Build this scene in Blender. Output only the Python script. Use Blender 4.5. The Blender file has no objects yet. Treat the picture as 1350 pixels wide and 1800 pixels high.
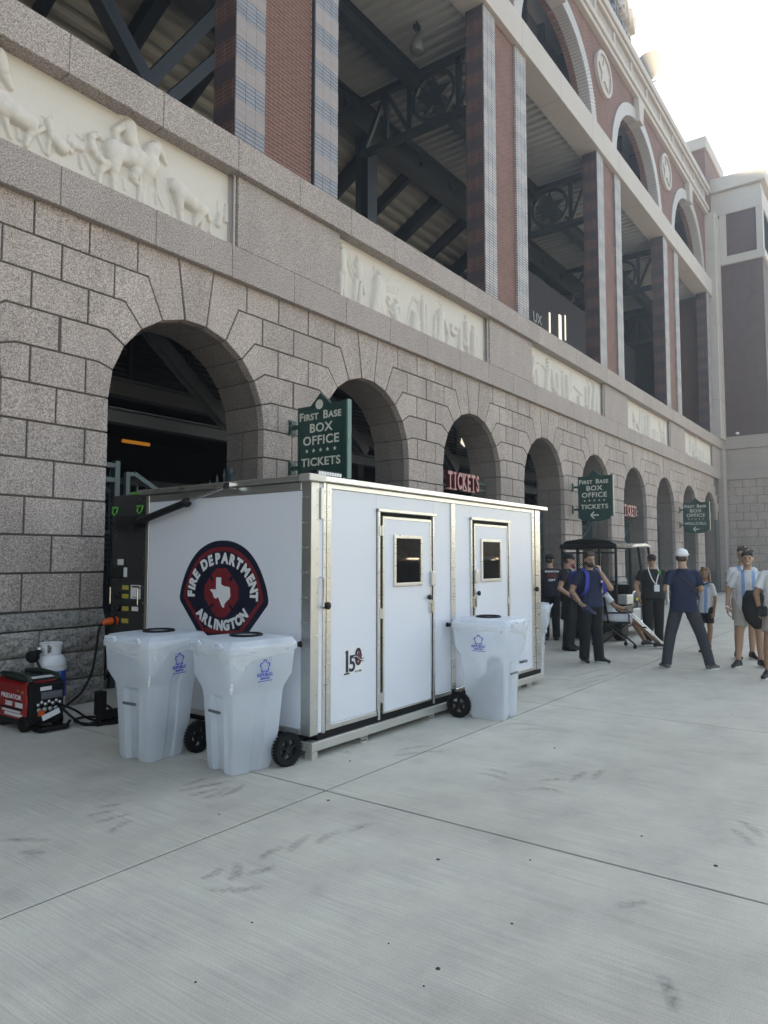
import bpy, bmesh, math, random
from mathutils import Vector, Matrix, Euler
random.seed(7)
S = bpy.context.scene
# ------------------------------------------------------------------ camera, world, sun, exposure
cam_d = bpy.data.cameras.new('camera'); cam = bpy.data.objects.new('camera', cam_d)
S.collection.objects.link(cam); S.camera = cam
cam.location = (0, 0, 1.65)
cam.rotation_euler = (math.radians(90 + 3.799), 0, math.radians(36.589 - 90))
cam_d.sensor_fit = 'VERTICAL'; cam_d.sensor_height = 36.0; cam_d.lens = 25.0
cam_d.clip_start = 0.05; cam_d.clip_end = 5000
SUN_EL, SUN_AZ = math.radians(27.0), math.radians(12.6)      # azimuth measured from +X towards +Y
W = bpy.data.worlds.new('World'); S.world = W; W.use_nodes = True
wn = W.node_tree.nodes; wl = W.node_tree.links
bg = wn['Background']; sky = wn.new('ShaderNodeTexSky'); sky.sky_type = 'NISHITA'
sky.sun_disc = False; sky.sun_elevation = SUN_EL; sky.sun_rotation = math.radians(90) - SUN_AZ
sky.altitude = 180; sky.air_density = 0.9; sky.dust_density = 0.05; sky.ozone_density = 1.0
wl.new(sky.outputs[0], bg.inputs[0]); bg.inputs[1].default_value = 0.115
sd = bpy.data.lights.new('sun', 'SUN'); sun = bpy.data.objects.new('sun', sd); S.collection.objects.link(sun)
sd.energy = 3.6; sd.angle = math.radians(0.53); sd.color = (1, .93, .83)
sv = Vector((math.cos(SUN_EL)*math.cos(SUN_AZ), math.cos(SUN_EL)*math.sin(SUN_AZ), math.sin(SUN_EL)))
sun.rotation_euler = sv.to_track_quat('Z', 'Y').to_euler(); sun.location = (20, -10, 40)
S.view_settings.view_transform = 'Standard'; S.view_settings.look = 'None'
S.view_settings.exposure = 2.44; S.view_settings.use_white_balance = True; S.view_settings.white_balance_temperature = 9800; S.view_settings.white_balance_tint = 10; S.view_settings.gamma = 1.0; S.view_settings.use_curve_mapping = False
S.cycles.max_bounces = 8; S.cycles.transparent_max_bounces = 12

# ------------------------------------------------------------------ helpers
COL = S.collection
def tag(o, label=None, cat=None, group=None, kind=None):
    if label: o['label'] = label
    if cat: o['category'] = cat
    if group: o['group'] = group
    if kind: o['kind'] = kind
    return o
def thing(name, label, cat, loc=(0, 0, 0), rz=0.0, group=None):
    o = bpy.data.objects.new(name, None); COL.objects.link(o)
    o.location = loc; o.rotation_euler = (0, 0, rz); o.empty_display_size = .2
    return tag(o, label, cat, group)
def adopt(o, parent, world=False):
    if parent is None: return o
    o.parent = parent
    if world:
        p = parent; m = Matrix.Identity(4)
        chain = []
        while p: chain.append(p); p = p.parent
        for q in reversed(chain): m = m @ (q.matrix_parent_inverse @ Matrix.LocRotScale(q.location, q.rotation_euler, q.scale))
        o.matrix_parent_inverse = m.inverted()
    return o
def ob(name, me, mat=None, parent=None, loc=None, world=False, kind=None, rot=None):
    if mat is not None and not me.materials:
        for m in (mat if isinstance(mat, (list, tuple)) else [mat]): me.materials.append(m)
    o = bpy.data.objects.new(name, me); COL.objects.link(o)
    if loc is not None: o.location = loc
    if rot is not None: o.rotation_euler = rot
    adopt(o, parent, world)
    if kind: o['kind'] = kind
    return o
def copy_tree(o, parent=None):
    c = o.copy(); COL.objects.link(c)
    if parent: c.parent = parent
    for ch in o.children: copy_tree(ch, c)
    return c

class MB:
    def __init__(s): s.v = []; s.f = []; s.m = []; s.cur = 0
    def add(s, vs, fs):
        n = len(s.v); s.v.extend([tuple(p) for p in vs])
        for f in fs: s.f.append(tuple(i + n for i in f)); s.m.append(s.cur)
        return s
    def box(s, x0, x1, y0, y1, z0, z1):
        if x0 > x1: x0, x1 = x1, x0
        if y0 > y1: y0, y1 = y1, y0
        if z0 > z1: z0, z1 = z1, z0
        return s.add([(x0,y0,z0),(x1,y0,z0),(x1,y1,z0),(x0,y1,z0),(x0,y0,z1),(x1,y0,z1),(x1,y1,z1),(x0,y1,z1)],
              [(3,2,1,0),(4,5,6,7),(0,1,5,4),(1,2,6,5),(2,3,7,6),(3,0,4,7)])
    def beam(s, p, q, w, h, up=(0, 0, 1)):
        p = Vector(p); q = Vector(q); d = (q - p).normalized(); u = Vector(up)
        if abs(d.dot(u)) > .99: u = Vector((0, 1, 0))
        r = d.cross(u).normalized(); u = r.cross(d).normalized()
        r *= w / 2; u *= h / 2
        return s.add([p-r-u, p+r-u, p+r+u, p-r+u, q-r-u, q+r-u, q+r+u, q-r+u],
              [(0,1,2,3),(7,6,5,4),(4,5,1,0),(5,6,2,1),(6,7,3,2),(7,4,0,3)])
    def ibeam(s, p, q, w, h, t=.02, up=(0,0,1)):
        p = Vector(p); q = Vector(q); d = (q - p).normalized(); u = Vector(up)
        if abs(d.dot(u)) > .99: u = Vector((0, 1, 0))
        r = d.cross(u).normalized(); u = r.cross(d).normalized()
        o = u * (h/2 - t/2)
        s.beam(p+o, q+o, w, t, u); s.beam(p-o, q-o, w, t, u); s.beam(p, q, t, h - 2*t, u)
        return s
    def prism(s, poly, fn, d0, d1):
        """poly of (a,b); fn(a,b,d)->xyz"""
        n = len(poly)
        vs = [fn(a, b, d0) for a, b in poly] + [fn(a, b, d1) for a, b in poly]
        fs = [tuple(range(n))[::-1], tuple(range(n, 2*n))] + [(i, (i+1) % n, n+(i+1) % n, n+i) for i in range(n)]
        return s.add(vs, fs)
    def ring(s, outer, inner, fn, d0, d1):
        n = len(outer)
        vs = [fn(a,b,d0) for a,b in outer]+[fn(a,b,d0) for a,b in inner]+[fn(a,b,d1) for a,b in outer]+[fn(a,b,d1) for a,b in inner]
        fs = []
        for i in range(n):
            j = (i+1) % n
            fs += [(i,n+i,n+j,j),(2*n+i,2*n+j,3*n+j,3*n+i),(i,j,2*n+j,2*n+i),(n+j,n+i,3*n+i,3*n+j)]
        return s.add(vs, fs)
    def tube(s, pts, r, n=8, closed=False, caps=True):
        pts = [Vector(p) for p in pts]; k = len(pts)
        rr = r if isinstance(r, (list, tuple)) else [r]*k
        base = len(s.v); vs = []; prev = None
        for i, p in enumerate(pts):
            a = pts[(i-1) % k] if (closed or i > 0) else pts[i]
            b = pts[(i+1) % k] if (closed or i < k-1) else pts[i]
            t = (b - a).normalized() if (b-a).length > 1e-9 else Vector((0,0,1))
            if prev is None:
                u = Vector((0,0,1)) if abs(t.z) < .9 else Vector((1,0,0))
                x = t.cross(u).normalized()
            else:
                x = (prev - t*prev.dot(t)); x = x.normalized() if x.length > 1e-6 else t.orthogonal().normalized()
            prev = x; y = t.cross(x)
            for j in range(n):
                a2 = 2*math.pi*j/n; vs.append(p + (x*math.cos(a2) + y*math.sin(a2))*rr[i])
        fs = []
        for i in range(k if closed else k-1):
            i2 = (i+1) % k
            for j in range(n):
                j2 = (j+1) % n; fs.append((i*n+j, i*n+j2, i2*n+j2, i2*n+j))
        if caps and not closed: fs += [tuple(range(n))[::-1], tuple(range((k-1)*n, k*n))]
        return s.add(vs, fs)
    def lathe(s, prof, c=(0,0,0), n=24, axis='Z', caps=True, a0=0, a1=2*math.pi):
        c = Vector(c); vs = []; k = len(prof); full = abs(a1-a0-2*math.pi) < 1e-6
        m = n if full else n+1
        for r, h in prof:
            for j in range(m):
                a = a0+(a1-a0)*j/n; x, y = r*math.cos(a), r*math.sin(a)
                vs.append(c + Vector({'Z': (x,y,h), 'X': (h,x,y), 'Y': (y,h,x)}[axis]))
        fs = []
        for i in range(k-1):
            for j in range(n):
                j2 = (j+1) % m; fs.append((i*m+j, i*m+j2, (i+1)*m+j2, (i+1)*m+j))
        if caps and full: fs += [tuple(range(n))[::-1], tuple(range((k-1)*m, k*m))]
        return s.add(vs, fs)
    def ell(s, c, r, n=12, k=8, rot=None):
        c = Vector(c); vs = []; R = rot.to_matrix() if rot is not None else Matrix.Identity(3)
        for i in range(1, k):
            ph = math.pi*i/k
            for j in range(n):
                a = 2*math.pi*j/n
                vs.append(c + R @ Vector((r[0]*math.sin(ph)*math.cos(a), r[1]*math.sin(ph)*math.sin(a), r[2]*math.cos(ph))))
        vs += [c + R @ Vector((0,0,r[2])), c + R @ Vector((0,0,-r[2]))]
        fs = []
        for i in range(k-2):
            for j in range(n): fs.append((i*n+j, (i+1)*n+j, (i+1)*n+(j+1)%n, i*n+(j+1)%n))
        t = len(vs)-2
        for j in range(n): fs += [(t, j, (j+1)%n), (t+1, (k-2)*n+(j+1)%n, (k-2)*n+j)]
        return s.add(vs, fs)
    def mesh(s, name, smooth=False):
        me = bpy.data.meshes.new(name); me.from_pydata(s.v, [], s.f); 
        if any(s.m): me.polygons.foreach_set('material_index', s.m)
        if smooth: me.polygons.foreach_set('use_smooth', [True]*len(me.polygons))
        me.update(); return me
    def build(s, name, mat=None, parent=None, world=False, smooth=False, bevel=0, kind=None, seg=2, loc=None, fix=True, angle=35):
        me = s.mesh(name, smooth)
        if fix:
            bm = bmesh.new(); bm.from_mesh(me); bmesh.ops.recalc_face_normals(bm, faces=bm.faces); bm.to_mesh(me); bm.free()
        o = ob(name, me, mat, parent, loc=loc, world=world, kind=kind)
        if smooth and not bevel: autosmooth(o, angle)
        if bevel:
            b = o.modifiers.new('bevel', 'BEVEL'); b.width = bevel; b.segments = seg; b.limit_method = 'ANGLE'; b.angle_limit = math.radians(40)
            if seg > 1: me.polygons.foreach_set('use_smooth', [True]*len(me.polygons)); b.harden_normals = True
        return o
def autosmooth(o, angle=35):
    me = o.data; bm = bmesh.new(); bm.from_mesh(me)
    for e in bm.edges:
        if len(e.link_faces) == 2 and e.calc_face_angle(0) > math.radians(angle): e.smooth = False
    bm.to_mesh(me); bm.free()
XZ = lambda Y0: (lambda a, b, d: (a, Y0 + d, b))     # polygon in (x,z), depth along +Y
YZ = lambda X0: (lambda a, b, d: (X0 + d, a, b))     # polygon in (y,z), depth along +X
XY = lambda Z0: (lambda a, b, d: (a, b, Z0 + d))

def inset(poly, g):
    """offset a counter-clockwise simple polygon inwards by g"""
    n = len(poly); A = sum(poly[i][0]*poly[(i+1)%n][1]-poly[(i+1)%n][0]*poly[i][1] for i in range(n))
    sg = 1 if A > 0 else -1; out = []
    for i in range(n):
        p0, p1, p2 = poly[i-1], poly[i], poly[(i+1)%n]
        d1 = Vector((p1[0]-p0[0], p1[1]-p0[1])).normalized(); d2 = Vector((p2[0]-p1[0], p2[1]-p1[1])).normalized()
        n1 = Vector((-d1.y, d1.x))*sg; n2 = Vector((-d2.y, d2.x))*sg
        b = n1+n2; L = b.length
        b = b/L if L > 1e-6 else n1
        k = g/max(.35, b.dot(n1)); out.append((p1[0]+b.x*k, p1[1]+b.y*k))
    return out

def text_me(body, size, ext=.002, off=0.0, sx=1.0, align='CENTER', sp=1.0, bev=0, small=None):
    cu = bpy.data.curves.new('txt', 'FONT'); cu.body = body; cu.size = size; cu.extrude = ext; cu.offset = off
    cu.align_x = align; cu.align_y = 'CENTER'; cu.space_character = sp; cu.resolution_u = 4; cu.bevel_depth = bev
    if small is not None:
        cu.small_caps_scale = small
        for i, ch in enumerate(body):
            if ch.islower(): cu.body_format[i].use_small_caps = True
    t = bpy.data.objects.new('txt', cu); COL.objects.link(t)
    bpy.context.view_layer.update()
    me = bpy.data.meshes.new_from_object(t.evaluated_get(bpy.context.evaluated_depsgraph_get()))
    bpy.data.objects.remove(t); bpy.data.curves.remove(cu)
    if sx != 1: me.transform(Matrix.Scale(sx, 4, (1,0,0)))
    me.materials.clear()
    return me
# text lies in its local XY plane facing +Z
FACE_NEGY = Matrix(((1,0,0,0),(0,0,-1,0),(0,1,0,0),(0,0,0,1)))      # x->X, y->Z, facing -Y
FACE_NEGX = Matrix(((0,0,-1,0),(-1,0,0,0),(0,1,0,0),(0,0,0,1)))     # x->-Y, y->Z, facing -X
def place_text(name, body, size, pos, face, mat, parent, world=True, **k):
    me = text_me(body, size, **k); me.transform(Matrix.Translation(pos) @ face)
    return ob(name, me, mat, parent, world=world)

# ------------------------------------------------------------------ materials
def newmat(name):
    m = bpy.data.materials.new(name); m.use_nodes = True
    return m, m.node_tree.nodes, m.node_tree.links, m.node_tree.nodes['Principled BSDF']
def N(n, t, **k):
    x = n.new(t)
    for a, b in k.items():
        if a.startswith('i_'): x.inputs[int(a[2:])].default_value = b
        else: setattr(x, a, b)
    return x
def mixc(n, l, fac, a, b, blend='MIX'):
    x = n.new('ShaderNodeMix'); x.data_type = 'RGBA'; x.blend_type = blend
    for sock, val in ((0, fac), (6, a), (7, b)):
        if hasattr(val, 'links'): l.new(val, x.inputs[sock])
        else: x.inputs[sock].default_value = val if sock == 0 else (*val[:3], 1)
    return x.outputs[2]
def ramp(n, l, src, stops):
    r = n.new('ShaderNodeValToRGB'); l.new(src, r.inputs[0]); e = r.color_ramp.elements
    while len(e) < len(stops): e.new(.5)
    for el, (p, c) in zip(e, stops): el.position = p; el.color = (*c, 1) if len(c) == 3 else c
    return r.outputs[0]
def worldpos(n): return n.new('ShaderNodeNewGeometry').outputs['Position']
def noise(n, l, src, scale, detail=3, rough=.55):
    x = n.new('ShaderNodeTexNoise'); x.inputs['Scale'].default_value = scale; x.inputs['Detail'].default_value = detail
    x.inputs['Roughness'].default_value = rough; l.new(src, x.inputs['Vector']); return x.outputs['Fac']
def scalev(n, l, src, s):
    x = n.new('ShaderNodeVectorMath'); x.operation = 'MULTIPLY'; l.new(src, x.inputs[0]); x.inputs[1].default_value = s; return x.outputs[0]
def mth(n, l, op, a, b=None):
    x = n.new('ShaderNodeMath'); x.operation = op
    for i, v in ((0, a), (1, b)):
        if v is None: continue
        if hasattr(v, 'links'): l.new(v, x.inputs[i])
        else: x.inputs[i].default_value = v
    return x.outputs[0]
def bump(n, l, p, h, strength=.3, dist=.01):
    b = n.new('ShaderNodeBump'); b.inputs['Strength'].default_value = strength; b.inputs['Distance'].default_value = dist
    l.new(h, b.inputs['Height']); l.new(b.outputs[0], p.inputs['Normal']); return b
def M(name, col, rough=.6, metal=0.0, var=.12, scale=3, rvar=.08, bmp=0, bscale=60, spec=.5, rnd=0.0, obj=False):
    m, n, l, p = newmat(name)
    src = n.new('ShaderNodeTexCoord').outputs['Object'] if obj else worldpos(n)
    nz = noise(n, l, src, scale, 4)
    c = mixc(n, l, nz, [x*(1-var) for x in col], [min(1, x*(1+var)) for x in col])
    if rnd:
        oi = n.new('ShaderNodeObjectInfo').outputs['Random']
        k = mth(n, l, 'MULTIPLY_ADD', oi, rnd); n[-1].inputs[2].default_value = 1-rnd/2
        c = mixc(n, l, 1.0, c, k, 'MULTIPLY')
    l.new(c, p.inputs['Base Color'])
    r = mth(n, l, 'MULTIPLY_ADD', nz, rvar*2); n[-1].inputs[2].default_value = rough-rvar
    l.new(r, p.inputs['Roughness'])
    p.inputs['Metallic'].default_value = metal; p.inputs['Specular IOR Level'].default_value = spec
    if bmp: bump(n, l, p, noise(n, l, src, bscale, 3), bmp)
    return m

def granite(name, base, dark, light, rnd=.12, rough=.75, stain=.25, grain=1.0):
    m, n, l, p = newmat(name); src = worldpos(n)
    a = noise(n, l, src, 56*grain, 2, .75); b = noise(n, l, src, 118*grain, 2, .7)
    c = ramp(n, l, a, [(.40, dark), (.46, base), (.55, base), (.61, light)])
    c2 = ramp(n, l, b, [(.38, [x*.45 for x in base]), (.5, base), (.62, light)])
    c = mixc(n, l, .35, c, c2)
    st = noise(n, l, scalev(n, l, src, (1.4, 1.4, .55)), 1.3, 5, .65)
    c = mixc(n, l, 1.0, c, ramp(n, l, st, [(.3, (1-stain,)*3), (.62, (1, 1, 1))]), 'MULTIPLY')
    oi = n.new('ShaderNodeObjectInfo').outputs['Random']
    k = mth(n, l, 'MULTIPLY_ADD', oi, rnd); n[-1].inputs[2].default_value = 1-rnd/2
    c = mixc(n, l, 1.0, c, k, 'MULTIPLY')
    l.new(c, p.inputs['Base Color']); p.inputs['Roughness'].default_value = rough; p.inputs['Specular IOR Level'].default_value = .25
    bump(n, l, p, a, .25, .004)
    return m

def brickmat(name, mode):
    """courses .065 high, bricks .2 long on vertical faces along X or Y"""
    m, n, l, p = newmat(name); pos = worldpos(n)
    sep = n.new('ShaderNodeSeparateXYZ'); l.new(pos, sep.inputs[0])
    u = mth(n, l, 'ADD', sep.outputs[0], sep.outputs[1])
    cb = n.new('ShaderNodeCombineXYZ'); l.new(u, cb.inputs[0]); l.new(sep.outputs[2], cb.inputs[1])
    def bt(c1, c2, mo, off, msize=.006):
        b = n.new('ShaderNodeTexBrick'); b.offset = off; b.inputs['Scale'].default_value = 1.0
        b.inputs['Brick Width'].default_value = .2; b.inputs['Row Height'].default_value = .065
        b.inputs['Mortar Size'].default_value = msize; b.inputs['Mortar Smooth'].default_value = .2; b.inputs['Bias'].default_value = 0
        for i, c in ((1, c1), (2, c2), (3, mo)): b.inputs[i].default_value = (*c, 1)
        l.new(cb.outputs[0], b.inputs['Vector']); return b
    band = mth(n, l, 'LESS_THAN', mth(n, l, 'FRACT', mth(n, l, 'DIVIDE', sep.outputs[2], .65)), .5)
    if mode == 'red':
        b = bt((.135,.052,.042), (.185,.072,.055), (.25,.185,.165), .5); c = b.outputs[0]
    elif mode == 'glazed':
        b = bt((.33,.325,.34), (.39,.38,.395), (.03,.03,.036), 0.0, .011); b2 = bt((.37,.345,.345), (.43,.40,.40), (.07,.06,.065), 0.0, .009)
        c = mixc(n, l, band, b2.outputs[0], b.outputs[0])
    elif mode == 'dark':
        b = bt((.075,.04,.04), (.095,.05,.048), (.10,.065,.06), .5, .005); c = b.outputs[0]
    elif mode == 'side':
        b = bt((.075,.035,.035), (.10,.045,.04), (.22,.13,.12), 0.0, .006); b2 = bt((.045,.035,.045), (.06,.045,.055), (.05,.035,.04), 0.0, .004)
        c = mixc(n, l, band, b2.outputs[0], b.outputs[0])
    c = mixc(n, l, 1.0, c, ramp(n, l, noise(n, l, pos, 2.2, 5), [(.3, (.78,)*3), (.7, (1.08,)*3)]), 'MULTIPLY')
    l.new(c, p.inputs['Base Color']); p.inputs['Roughness'].default_value = .55 if mode == 'glazed' else .8
    inv = mth(n, l, 'SUBTRACT', 1.0, b.outputs['Fac']); bump(n, l, p, inv, .5, .006)
    return m

def concrete():
    m, n, l, p = newmat('concrete_paving'); src = worldpos(n)
    big = noise(n, l, src, .35, 5, .6); mid = noise(n, l, src, 2.3, 6, .65); fine = noise(n, l, src, 140, 2, .7)
    broom = noise(n, l, scalev(n, l, src, (95, 1.6, 1)), 1.0, 3, .6)
    c = ramp(n, l, big, [(.28, (.455,.435,.375)), (.5, (.555,.535,.47)), (.72, (.62,.60,.53))])
    c = mixc(n, l, 1.0, c, ramp(n, l, mid, [(.25, (.78,.78,.79)), (.42, (.94,.94,.945)), (.62, (1.05,1.05,1.04))]), 'MULTIPLY')
    c = mixc(n, l, 1.0, c, ramp(n, l, fine, [(.3, (.86,)*3), (.7, (1.1,)*3)]), 'MULTIPLY')
    c = mixc(n, l, 1.0, c, ramp(n, l, broom, [(.3, (.85,)*3), (.7, (1.08,)*3)]), 'MULTIPLY')
    # scattered small dark spots
    v = n.new('ShaderNodeTexVoronoi'); v.inputs['Scale'].default_value = 1.7; v.inputs['Randomness'].default_value = 1
    l.new(scalev(n, l, src, (1, 1, 0)), v.inputs['Vector'])
    c = mixc(n, l, ramp(n, l, v.outputs['Distance'], [(.0, (1, 1, 1)), (.016, (1, 1, 1)), (.026, (0, 0, 0))]), c, (.09, .085, .08))
    oi = n.new('ShaderNodeObjectInfo').outputs['Random']
    k = mth(n, l, 'MULTIPLY_ADD', oi, .07); n[-1].inputs[2].default_value = .965
    c = mixc(n, l, 1.0, c, k, 'MULTIPLY')
    l.new(c, p.inputs['Base Color']); p.inputs['Roughness'].default_value = .82; p.inputs['Specular IOR Level'].default_value = .35
    h = mth(n, l, 'ADD', mth(n, l, 'MULTIPLY', broom, .9), mth(n, l, 'MULTIPLY', fine, .5)); bump(n, l, p, h, .35, .004)
    return m

def alu(name, col=(.62,.62,.60), rough=.32, streak=(4, 4, 60)):
    m, n, l, p = newmat(name); src = worldpos(n)
    a = noise(n, l, scalev(n, l, src, streak), 1.0, 4); b = noise(n, l, src, 3.5, 4)
    c = mixc(n, l, b, [x*.82 for x in col], [min(1, x*1.1) for x in col]); l.new(c, p.inputs['Base Color'])
    p.inputs['Metallic'].default_value = .9
    r = mth(n, l, 'MULTIPLY_ADD', a, .25); n[-1].inputs[2].default_value = rough-.1; l.new(r, p.inputs['Roughness'])
    bump(n, l, p, b, .08, .01)
    return m

MAT = dict(
 stone=granite('granite_block', (.385,.318,.292), (.10,.08,.072), (.66,.57,.53), rnd=.16, stain=.22),
 cornice=granite('granite_cornice', (.345,.285,.268), (.065,.06,.06), (.60,.555,.525), rnd=.06, stain=.12),
 shaded_soffit=granite('granite_shaded_reveal', (.20,.165,.15), (.09,.075,.07), (.32,.28,.26), rnd=.14),  # darker, browner granite: the shade inside the arches is put into the colour
 rough=granite('granite_rock_face', (.30,.28,.26), (.08,.075,.07), (.46,.43,.40), rnd=.2, stain=.4, grain=.55),
 mortar=M('joint_mortar', (.10,.09,.08), .9, var=.2),
 red=brickmat('red_brick_wall','red'), glazed=brickmat('glazed_brick_wall','glazed'), side=brickmat('dark_brick_side','side'), darkbrick=brickmat('dark_wing_brick','dark'),
 precast=M('cream_precast', (.42,.385,.372), .75, var=.1, scale=1.3, bmp=.1, bscale=40),
 relief=M('carved_limestone', (.58,.54,.50), .8, var=.06, scale=2.0, bmp=.12, bscale=25),
 steel=M('dark_green_steel', (.018,.028,.040), .5, var=.25, scale=2, bmp=.05),
 steel2=M('grey_steel', (.10,.108,.12), .55, var=.2, scale=1.6),
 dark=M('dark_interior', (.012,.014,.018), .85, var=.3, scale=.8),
 deck=M('metal_deck', (.36,.37,.38), .6, var=.14, scale=.7),
 deck2=M('raked_deck', (.36,.36,.35), .6, var=.2, scale=.9),
 iron=M('painted_iron_gate', (.065,.095,.10), .45, var=.2, scale=4),
 green=M('green_sign_paint', (.010,.052,.045), .38, var=.12, scale=4),
 signedge=M('pale_green_edge', (.07,.16,.14), .4, var=.15),
 letter=M('cream_lettering', (.60,.60,.54), .5, var=.05),
 redsign=M('red_letter_side', (.16,.012,.015), .45), 
 concrete=concrete(),
 ground=M('outer_ground', (.30,.30,.28), .9, var=.15, scale=.05),
 panel=M('white_shed_panel', (.675,.705,.765), .33, var=.045, scale=1.1, rvar=.08, bmp=.09, bscale=1.7),
 alu=alu('bare_aluminium'), aluv=alu('extruded_aluminium', (.68,.67,.64), .28), rail=M('galvanised_rail', (.52,.51,.48), .45, metal=.6, var=.12, scale=6),
 rubber=M('black_rubber', (.008,.008,.009), .7, spec=.2, var=.2, scale=8), plastic=M('black_plastic', (.009,.010,.011), .5, spec=.25, var=.2, scale=6),
 charcoal=M('charcoal_panel', (.028,.030,.031), .5, spec=.3, var=.1, scale=3),
 navy=M('navy_vinyl', (.008,.011,.028), .4, var=.06), crimson=M('crimson_vinyl', (.20,.018,.025), .4, var=.06), white=M('white_vinyl', (.72,.73,.74), .45, var=.03),
 chrome=M('bright_metal', (.7,.7,.7), .2, metal=1, var=.08), yellow=M('yellow_label', (.42,.36,.06), .6, var=.06),
 paper=M('white_label', (.70,.70,.70), .6, var=.05), lime=M('lime_shackle', (.06,.30,.05), .4),
 orange=M('orange_plug', (.60,.085,.012), .4, var=.12, scale=20), redpaint=M('red_generator_shell', (.33,.010,.012), .35, var=.08),
 tankwhite=M('white_tank_paint', (.72,.73,.74), .3, var=.05), blue=M('blue_tank_sleeve', (.012,.05,.32), .4, var=.2, scale=8), skyblue=M('light_blue_print', (.05,.26,.55), .4),
 bluelogo=M('blue_print', (.018,.035,.42), .5),
)
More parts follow.
